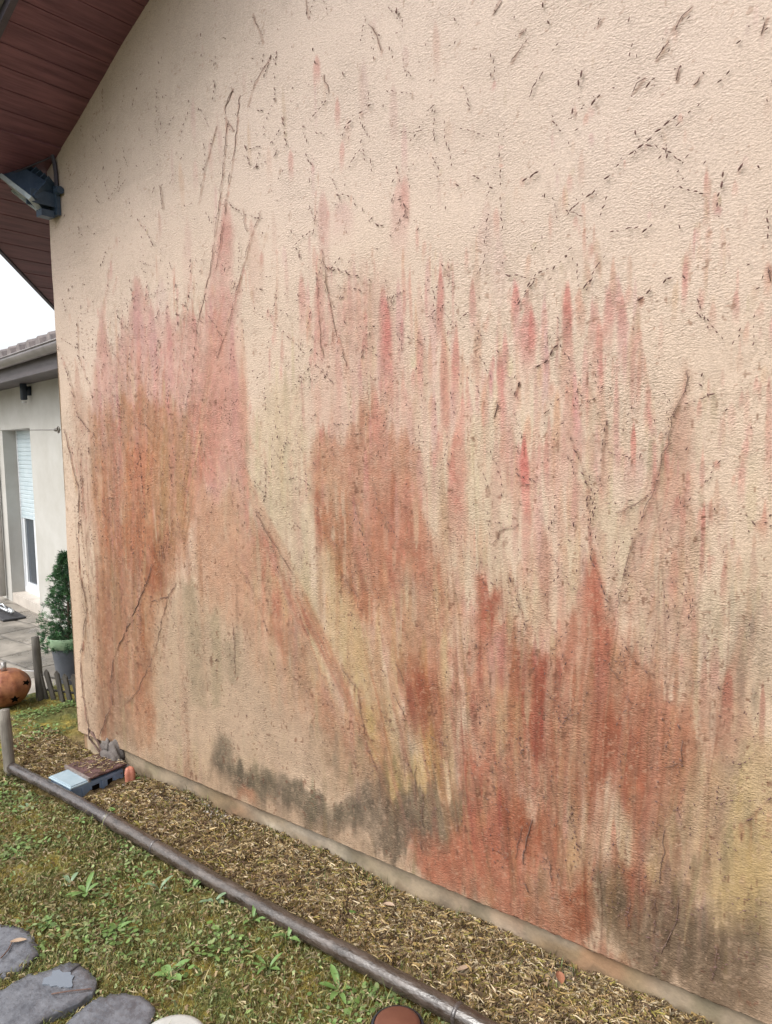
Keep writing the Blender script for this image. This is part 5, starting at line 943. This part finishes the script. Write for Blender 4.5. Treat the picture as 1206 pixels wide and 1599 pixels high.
# ------------------------------------------------------------------ rusty pumpkin lantern
PC = Vector((-1.15, .12, .125)); RR = .165
pk = thing('lantern', (PC.x, PC.y, 0), 'rust orange metal pumpkin lantern with star cut-outs on the grass by the terrace', 'lantern')
rust = mat('rusted_sheet', (.16, .045, .025), (.40, .17, .08), .28, 13, .0015, 40, rough2=.6, metal=.25)
def pkfn(th): return 1-.045*abs(math.sin(th*5))**.7
mb = MB(); prof = [(RR*math.sin(a)*(1 if a > .3 else 1), RR*.80*math.cos(a)-(.018*math.exp(-(a/.35)**2))) for a in np.linspace(.04, math.pi-.05, 26)]
mb.lathe([(r, z) for r, z in prof], 60, PC, pkfn); shell = mb.build('shell', rust, pk, True)
blk = mat('opening_shade', (.006, .005, .004), None, 1.0, spec=0)  # flat black painted for the shade inside lantern stars and box slots
vd = (Vector(_C)-PC).normalized(); right = Vector((0, 0, 1)).cross(vd).normalized(); upv = vd.cross(right)
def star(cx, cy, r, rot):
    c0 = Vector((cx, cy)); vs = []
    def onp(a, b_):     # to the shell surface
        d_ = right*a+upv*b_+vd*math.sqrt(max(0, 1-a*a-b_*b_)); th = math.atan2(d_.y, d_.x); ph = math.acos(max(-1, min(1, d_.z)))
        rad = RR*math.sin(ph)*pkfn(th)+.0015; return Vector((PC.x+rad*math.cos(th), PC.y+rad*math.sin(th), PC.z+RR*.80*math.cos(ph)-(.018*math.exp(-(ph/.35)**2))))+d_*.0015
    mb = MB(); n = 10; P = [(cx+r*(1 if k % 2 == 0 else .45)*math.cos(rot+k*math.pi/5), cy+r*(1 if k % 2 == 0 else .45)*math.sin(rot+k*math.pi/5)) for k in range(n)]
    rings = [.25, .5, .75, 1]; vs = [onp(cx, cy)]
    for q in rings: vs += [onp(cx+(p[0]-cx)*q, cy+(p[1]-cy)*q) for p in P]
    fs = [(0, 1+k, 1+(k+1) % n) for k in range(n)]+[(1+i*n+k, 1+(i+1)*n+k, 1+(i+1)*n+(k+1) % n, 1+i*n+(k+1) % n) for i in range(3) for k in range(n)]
    mb.add(vs, fs); mb.build('star_shade_patch', blk, shell)
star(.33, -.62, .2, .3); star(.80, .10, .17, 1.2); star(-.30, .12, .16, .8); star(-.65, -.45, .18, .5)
mb = MB(); mb.tube([(PC.x, PC.y, PC.z+.11), (PC.x, PC.y, PC.z+.175)], .017, 10); mb.tube([(PC.x-.012, PC.y, PC.z+.15), (PC.x-.07, PC.y-.02, PC.z+.165), (PC.x-.12, PC.y-.03, PC.z+.16)], .006, 8)
mb.build('stalk', mat('stalk_metal', (.2, .19, .18), (.4, .38, .36), .35, 20, metal=.6), pk, True)
# ------------------------------------------------------------------ meter box
bx = thing('junction_box', (.40, -.18, 0), 'blue-grey plastic box sunk in the bed with a pale lid', 'box')
bl = mat('box_plastic', (.13, .19, .29), (.19, .26, .37), .45, 14, .0006, 60)
mb = MB(); mb.box((.305, -.325, -.05), (.505, -.035, .046), None, .004); mb.box((.5045, -.32, .030), (.5105, -.04, .046)); 
for yy in (-.27, -.16, -.09): mb.box((.5045, yy, -.02), (.509, yy+.012, .03))
bbody = mb.build('body', bl, bx)
mb = MB(); mb.box((.5045, -.215, -.02), (.5075, -.175, .018)); mb.box((.5045, -.128, -.02), (.5075, -.10, .02)); mb.build('slot', blk, bbody)
mb = MB(); mb.box((.298, -.334, .044), (.514, -.222, .055), None, .003); mb.box((.305, -.328, .0545), (.506, -.225, .060), None, .002)
mb.build('lid', mat('pale_lid', (.25, .33, .38), (.31, .39, .44), .22, 10, .0004, 60), bx)
rp_ = mat('rusty_plate', (.03, .013, .014), (.115, .058, .052), .3, 22, .002, 60, rough2=.8)
pl_ = thing('rusty_plate', (.4, -.13, .06), 'dark red-brown rusty metal plate strewn with litter, lying on the blue-grey box', 'plate')
mb = MB(); Mr = Matrix.Translation((.40, -.125, .064)) @ Matrix.Rotation(math.radians(-2), 4, 'Z') @ Matrix.Rotation(math.radians(1.5), 4, 'X'); mb.box((-.125, -.10, 0), (.125, .105, .008), Mr, .001); mb.build('sheet', rp_, pl_)
mb = MB(); mb.box((-.126, -.112, -.010), (.126, -.1015, .012), Mr); mb.build('folded_edge', mat('plate_edge', (.13, .10, .09), (.24, .2, .18), .5, 30), pl_)
g = np.random.default_rng(3); n = 160
for nm, nn_ in (('litter_scraps', 190),):
    mb = MB()
    for i in range(nn_):
        x = g.uniform(-.12, .12); y = g.uniform(-.09, .1)*(1 if i % 3 else .6)+.01; a = g.uniform(0, 3.14); l = g.uniform(.008, .035); wv = g.uniform(.0008, .002)
        pts = [Mr @ Vector((x+math.cos(a)*l*t, y+math.sin(a)*l*t, .0098+wv)) for t in (-.5, 0, .5)]; mb.tube(pts, wv, 4, col=tuple(np.array(strw[int(g.integers(0, 7))])*.8))
    tag(mb.build('straw_scraps', dryv), 'straw scraps strewn over the rusty plate', 'straw', kind='stuff')
# small clay fragment beside it
mb = MB(); mb.lathe([(.0, .075), (.012, .082), (.021, .076), (.027, .05), (.025, .02), (.029, -.02)], 20, (.592, -.05, 0), lambda t: 1+.16*math.sin(3*t)+.08*math.sin(5*t+1))
tag(mb.build('clay_fragment', mat('clay', (.32, .10, .06), (.42, .17, .11), .6, 14, .001, 50), None, True), 'small upright red clay fragment beside the box and the plinth', 'clay piece')
# ------------------------------------------------------------------ potted conifer
PT = Vector((-1.66, .87, -.15))
pot = thing('plant_pot', PT, 'dark grey tapered pot with a light green rim at the edge of the terrace', 'plant pot')
mb = MB(); mb.lathe([(.0, 0), (.095, 0), (.10, .01), (.138, .31), (.14, .32)], 40, PT); mb.build('body', mat('pot_grey', (.06, .07, .085), (.09, .10, .12), .5, 8), pot, True)
mb = MB(); mb.lathe([(.141, .31), (.152, .315), (.166, .395), (.162, .40), (.15, .395), (.14, .33), (.0, .33)], 40, PT); mb.build('rim', mat('pot_green', (.19, .29, .17), (.25, .35, .22), .5, 8), pot, True)
tree = thing('potted_conifer', PT+Vector((0, 0, .33)), 'small dense green conifer growing in the green-rimmed pot', 'conifer')
mb = MB(); mb.tube([PT+Vector((0, 0, .3)), PT+Vector((.01, 0, .6)), PT+Vector((0, .01, 1.02))], [.014, .010, .003], 8)
for i in range(46):
    z = .36+.62*(i/46); a = i*2.4; r = .19*(1-(z-.34)/.76)**.8+.01; mb.tube([PT+Vector((0, 0, z-.04)), PT+Vector((r*.8*math.cos(a), r*.8*math.sin(a), z+.015))], [.004, .0015], 5)
mb.build('trunk', mat('twig_bark', (.09, .06, .04), (.15, .11, .08), .9), tree, True)
g = np.random.default_rng(8); VV = []; CCc = []
for i in range(880):
    q = g.random()**1.25; z = .33+.74*q; env = (.185*(1-q)**.72+.015)*(1+.28*math.sin(i*.9+q*19)*math.sin(q*31)); 
    if q < .08: env *= .8
    a = g.uniform(0, 6.283); rr_ = env*(g.uniform(.25, 1.25)); c = np.array([rr_*math.cos(a), rr_*math.sin(a), z-.03*rr_/.18+g.uniform(-.012, .012)])
    out = np.array([math.cos(a), math.sin(a), .35]); tone = g.uniform(.6, 1.5)*(.75+.5*rr_/env); tint = np.array([(.035, .095, .035), (.05, .125, .045), (.03, .08, .04)][g.integers(0, 3)])*tone
    for k in range(26):
        d_ = out+g.normal(0, .55, 3); d_ /= np.linalg.norm(d_); s_ = c+g.normal(0, .009, 3); l = g.uniform(.014, .028); p_ = np.cross(d_, g.normal(0, 1, 3)); p_ /= np.linalg.norm(p_); w_ = .0022
        VV += [s_-p_*w_, s_+p_*w_, s_+d_*l+p_*w_*.4, s_+d_*l-p_*w_*.4]; CCc += [tint*.9]*4
VV = np.array(VV)+np.array(PT); npmesh('crown', VV, np.arange(len(VV)).reshape(-1, 4), leafm, np.array(CCc), tree)
mb = MB(); hc = Vector((-1.88, 1.15, .10))
ho = [hc+Vector((.16*math.cos(t)*.78, .16*math.cos(t)*.62, .145*math.sin(t))) for t in np.linspace(.3, 2*math.pi+.2, 40)]; ho = [PT+Vector((.12, -.02, .45))]+ho[2:] if False else ho
mb.tube(ho, .011, 10); mb.tube([hc+Vector((-.1, -.08, -.10)), hc+Vector((.1, .06, -.03)), hc+Vector((.3, .2, .08))], .011, 10)
mb.tube([hc+Vector((-.03, -.02, -.145)), hc+Vector((.0, -.02, -.24))], .011, 10)
tag(mb.build('garden_hose', mat('hose_black', (.02, .025, .03), (.035, .04, .045), .4), None, True), 'loop of dark garden hose behind the potted conifer', 'hose')
# ------------------------------------------------------------------ the other house, across the terrace
P0 = Vector((-4.25, 1.938, -.15)); d3 = Vector((-.984, .179, 0)).normalized(); n3_ = Vector((-.179, -.984, 0)).normalized()
wg = thing('neighbouring_house', P0, 'low pale rendered house across the terrace with brown gutter and roller-shuttered door', 'house')
MW = Matrix(((d3.x, n3_.x, 0, P0.x), (d3.y, n3_.y, 0, P0.y), (0, 0, 1, 0), (0, 0, 0, 1)))    # (s, off, z) to world
rend = mat('pale_render', (.385, .37, .335), (.445, .435, .405), .85, 3, .002, 120)
mb = MB(); SR = -4.2
for a, c in (((SR, -.25, -.3), (0, 0, 2.6)), ((1.1, -.25, -.3), (7, 0, 2.6)), ((0, -.25, 1.98), (1.1, 0, 2.6)), ((0, -.25, -.3), (1.1, .0, -.16))): mb.box(a, c, MW)
mb.build('wall', rend, wg)
mb = MB(); mb.box((0.002, -.25, -.159), (1.098, -.004, -.035), MW); mb.build('door_step', mat('step_stone', (.42, .37, .32), (.52, .47, .41), .6, 8, .002, 60), wg)
dr = MB(); wh = mat('white_frame', (.60, .63, .65), (.70, .72, .74), .35, 5); Z0 = -.033
for a, c in (((.003, -.21, Z0), (.05, -.15, 1.975)), ((1.05, -.21, Z0), (1.097, -.15, 1.975)), ((.05, -.21, Z0), (1.05, -.15, .03)), ((.50, -.205, .03), (.60, -.155, 1.0)), ((.05, -.2, .03), (.12, -.16, 1.0)), ((.98, -.2, .03), (1.05, -.16, 1.0)), ((.12, -.2, .03), (.5, -.16, .09)), ((.6, -.2, .03), (.98, -.16, .09))): dr.box(a, c, MW)
door = dr.build('door', wh, wg)
mb = MB(); mb.box((.06, -.19, .05), (1.04, -.18, 1.2), MW); g_ = mb.build('pane', mat('door_glass', (.03, .04, .055), (.06, .075, .09), .08, 2, spec=.8), door)
mb = MB(); nsl = 20; zz0 = .93; hh = (1.97-zz0)/nsl
for i in range(nsl): mb.box((.03, -.168, zz0+i*hh+.006), (1.07, -.152, zz0+(i+1)*hh-.002), MW, .004); 
mb.box((.03, -.166, zz0), (1.07, -.158, 1.97), MW); mb.box((.03, -.17, zz0-.03), (1.07, -.148, zz0), MW)
mb.build('roller_shutter', mat('shutter_slats', (.42, .50, .53), (.50, .57, .60), .4, 5), wg)
gm_ = mat('gutter_brown', (.13, .115, .115), (.21, .19, .195), .35, 4, .0005, 30); fm = mat('fascia_brown', (.065, .055, .06), (.10, .085, .09), .55, 5, .001, 40, stretch=(1, 1, 6))
mb = MB(); n = 10; S0, S1 = SR-.02, 7.2; GO, GZ_, GR_ = .47, 2.61, .062
pr = [(GO+GR_*math.cos(t), GZ_+GR_*1.25*math.sin(t)) for t in np.linspace(0, -math.pi, n)]; pr2 = [(GO+(GR_-.006)*math.cos(t), GZ_+(GR_*1.25-.006)*math.sin(t)) for t in np.linspace(-math.pi, 0, n)]; PP = pr+pr2
mb.add([MW @ Vector((s_, o_, z_)) for s_ in (S0, S1) for o_, z_ in PP], [(i, (i+1) % (2*n), 2*n+(i+1) % (2*n), 2*n+i) for i in range(2*n)])
mb.tube([MW @ Vector((S0, GO+GR_, GZ_)), MW @ Vector((S1, GO+GR_, GZ_))], .008, 8)
mb.build('gutter', gm_, wg, True)
mb = MB(); mb.box((S0, .38, 2.42), (S1, .405, 2.61), MW); mb.box((S0, .404, 2.42), (S1, .412, 2.46), MW); mb.box((S0, -.01, 2.455), (S1, .38, 2.47), MW); mb.build('fascia', fm, wg)
mb = MB(); sl_ = .30; tl = mat('roof_tiles', (.10, .085, .085), (.20, .165, .155), .6, 12, .003, 40)
ns = int((S1-S0)/.145*4)
for side in (0,):
    vs = []; ss = np.linspace(S0, S1, ns); 
    for o_, z_ in ((.46, 2.615), (-4.0, 2.615+4.46*sl_)):
        for s_ in ss:
            ph = (s_ % .29)/.29; bz = .02+.085*max(0, math.sin(ph*2*math.pi))**.6-.012*max(0, -math.sin(ph*2*math.pi)); vs.append(MW @ Vector((s_, o_, z_+bz)))
    for s_ in ss: vs.append(MW @ Vector((s_, .46, 2.59)))
    mb.add(vs, [(i, i+1, ns+i+1, ns+i) for i in range(ns-1)]+[(2*ns+i, 2*ns+i+1, i+1, i) for i in range(ns-1)])
mb.build('roof', tl, wg)
wl = thing('wall_lamp', MW @ Vector((-.12, .07, 2.4)), 'dark cylindrical wall lamp under the eaves of the neighbouring house', 'lamp')
mb = MB(); mb.tube([MW @ Vector((-.12, .075, 2.28)), MW @ Vector((-.12, .075, 2.29)), MW @ Vector((-.12, .075, 2.50)), MW @ Vector((-.12, .075, 2.51))], [.03, .036, .036, .03], 20); mb.box((-.14, .0, 2.33), (-.10, .05, 2.43), MW); mb.build('body', mat('lamp_black', (.02, .03, .05), None, .4), wl, True)
mb = MB(); mb.tube([MW @ Vector((-.12, .075, 2.25)), MW @ Vector((-.12, .075, 2.261))], .028, 16); mb.build('lens', mat('lamp_lens', (.5, .5, .5), None, .2), wl)
dpip = MB(); dpip.tube([MW @ Vector((1.33, .055, -.1)), MW @ Vector((1.33, .055, 2.3)), MW @ Vector((1.33, .2, 2.45)), MW @ Vector((1.33, .42, 2.55))], .042, 16)
dpip.build('downpipe', mat('downpipe_pale', (.42, .40, .37), (.52, .5, .47), .5, 6), wg, True)
# washing line
cl = thing('washing_line', (-.02, 0, 1.85), 'thin wire line with a hook and tensioner fixed to the corner of the stained wall', 'wire')
A0 = Vector((-.012, -.002, 1.852)); B0 = MW @ Vector((2.8, .01, 2.03)); dv = (B0-A0).normalized(); wr = mat('steel_wire', (.08, .07, .06), (.14, .12, .1), .45, 30, metal=.5)
mb = MB(); mb.tube([A0+dv*.16, A0+dv*3.5+Vector((0, 0, -.006)), B0], .0035, 6); mb.build('wire', wr, cl)
mb = MB(); eye = [A0+dv*(.045+.028*math.cos(t))+Vector((0, 0, .017*math.sin(t))) for t in np.linspace(0, 6.283, 14)]; mb.tube(eye, .004, 6); mb.tube([A0+dv*.0, A0+dv*.02], .005, 6)
mb.tube([A0+dv*.07, A0+dv*.10, A0+dv*.15, A0+dv*.18], [.005, .010, .009, .003], 8); mb.build('hook', wr, cl, True)
# door mat and the sprayer on it
mt = MB(); mt.box((-.02, .16, -.146), (1.25, .40, -.122), MW, .006); tag(mt.build('door_mat', mat('rubber_black', (.02, .02, .022), (.035, .035, .04), .6, 30, .003, 120)), 'dark rubber mat on the terrace in front of the shuttered door', 'mat')
sp = MB(); cs = mat('chrome', (.5, .52, .54), (.62, .64, .66), .2, 10, metal=.8)
sp.tube([MW @ Vector((.15, .28, -.08)), MW @ Vector((.45, .30, -.075)), MW @ Vector((.65, .32, -.10))], .016, 10); sp.tube([MW @ Vector((.22, .28, -.09)), MW @ Vector((.16, .28, -.05)), MW @ Vector((.05, .28, -.07))], .022, 10)
sp.tube([MW @ Vector((.3, .27, -.09)), MW @ Vector((.35, .3, -.02)), MW @ Vector((.55, .34, -.05)), MW @ Vector((.75, .35, -.11))], .009, 8)
tag(sp.build('hand_sprayer', cs, None, True), 'shiny metal hose sprayer lying on the rubber door mat', 'sprayer')
mb = MB(); mb.tube([(-1.10, .30, .20), (-1.7, .12, .16), (-2.6, -.1, .14), (-3.6, -.4, .2)], .004, 6)
tag(mb.build('cord', mat('pale_cord', (.5, .5, .5), None, .6)), 'thin pale cord running from the dark post across the terrace edge', 'cord')
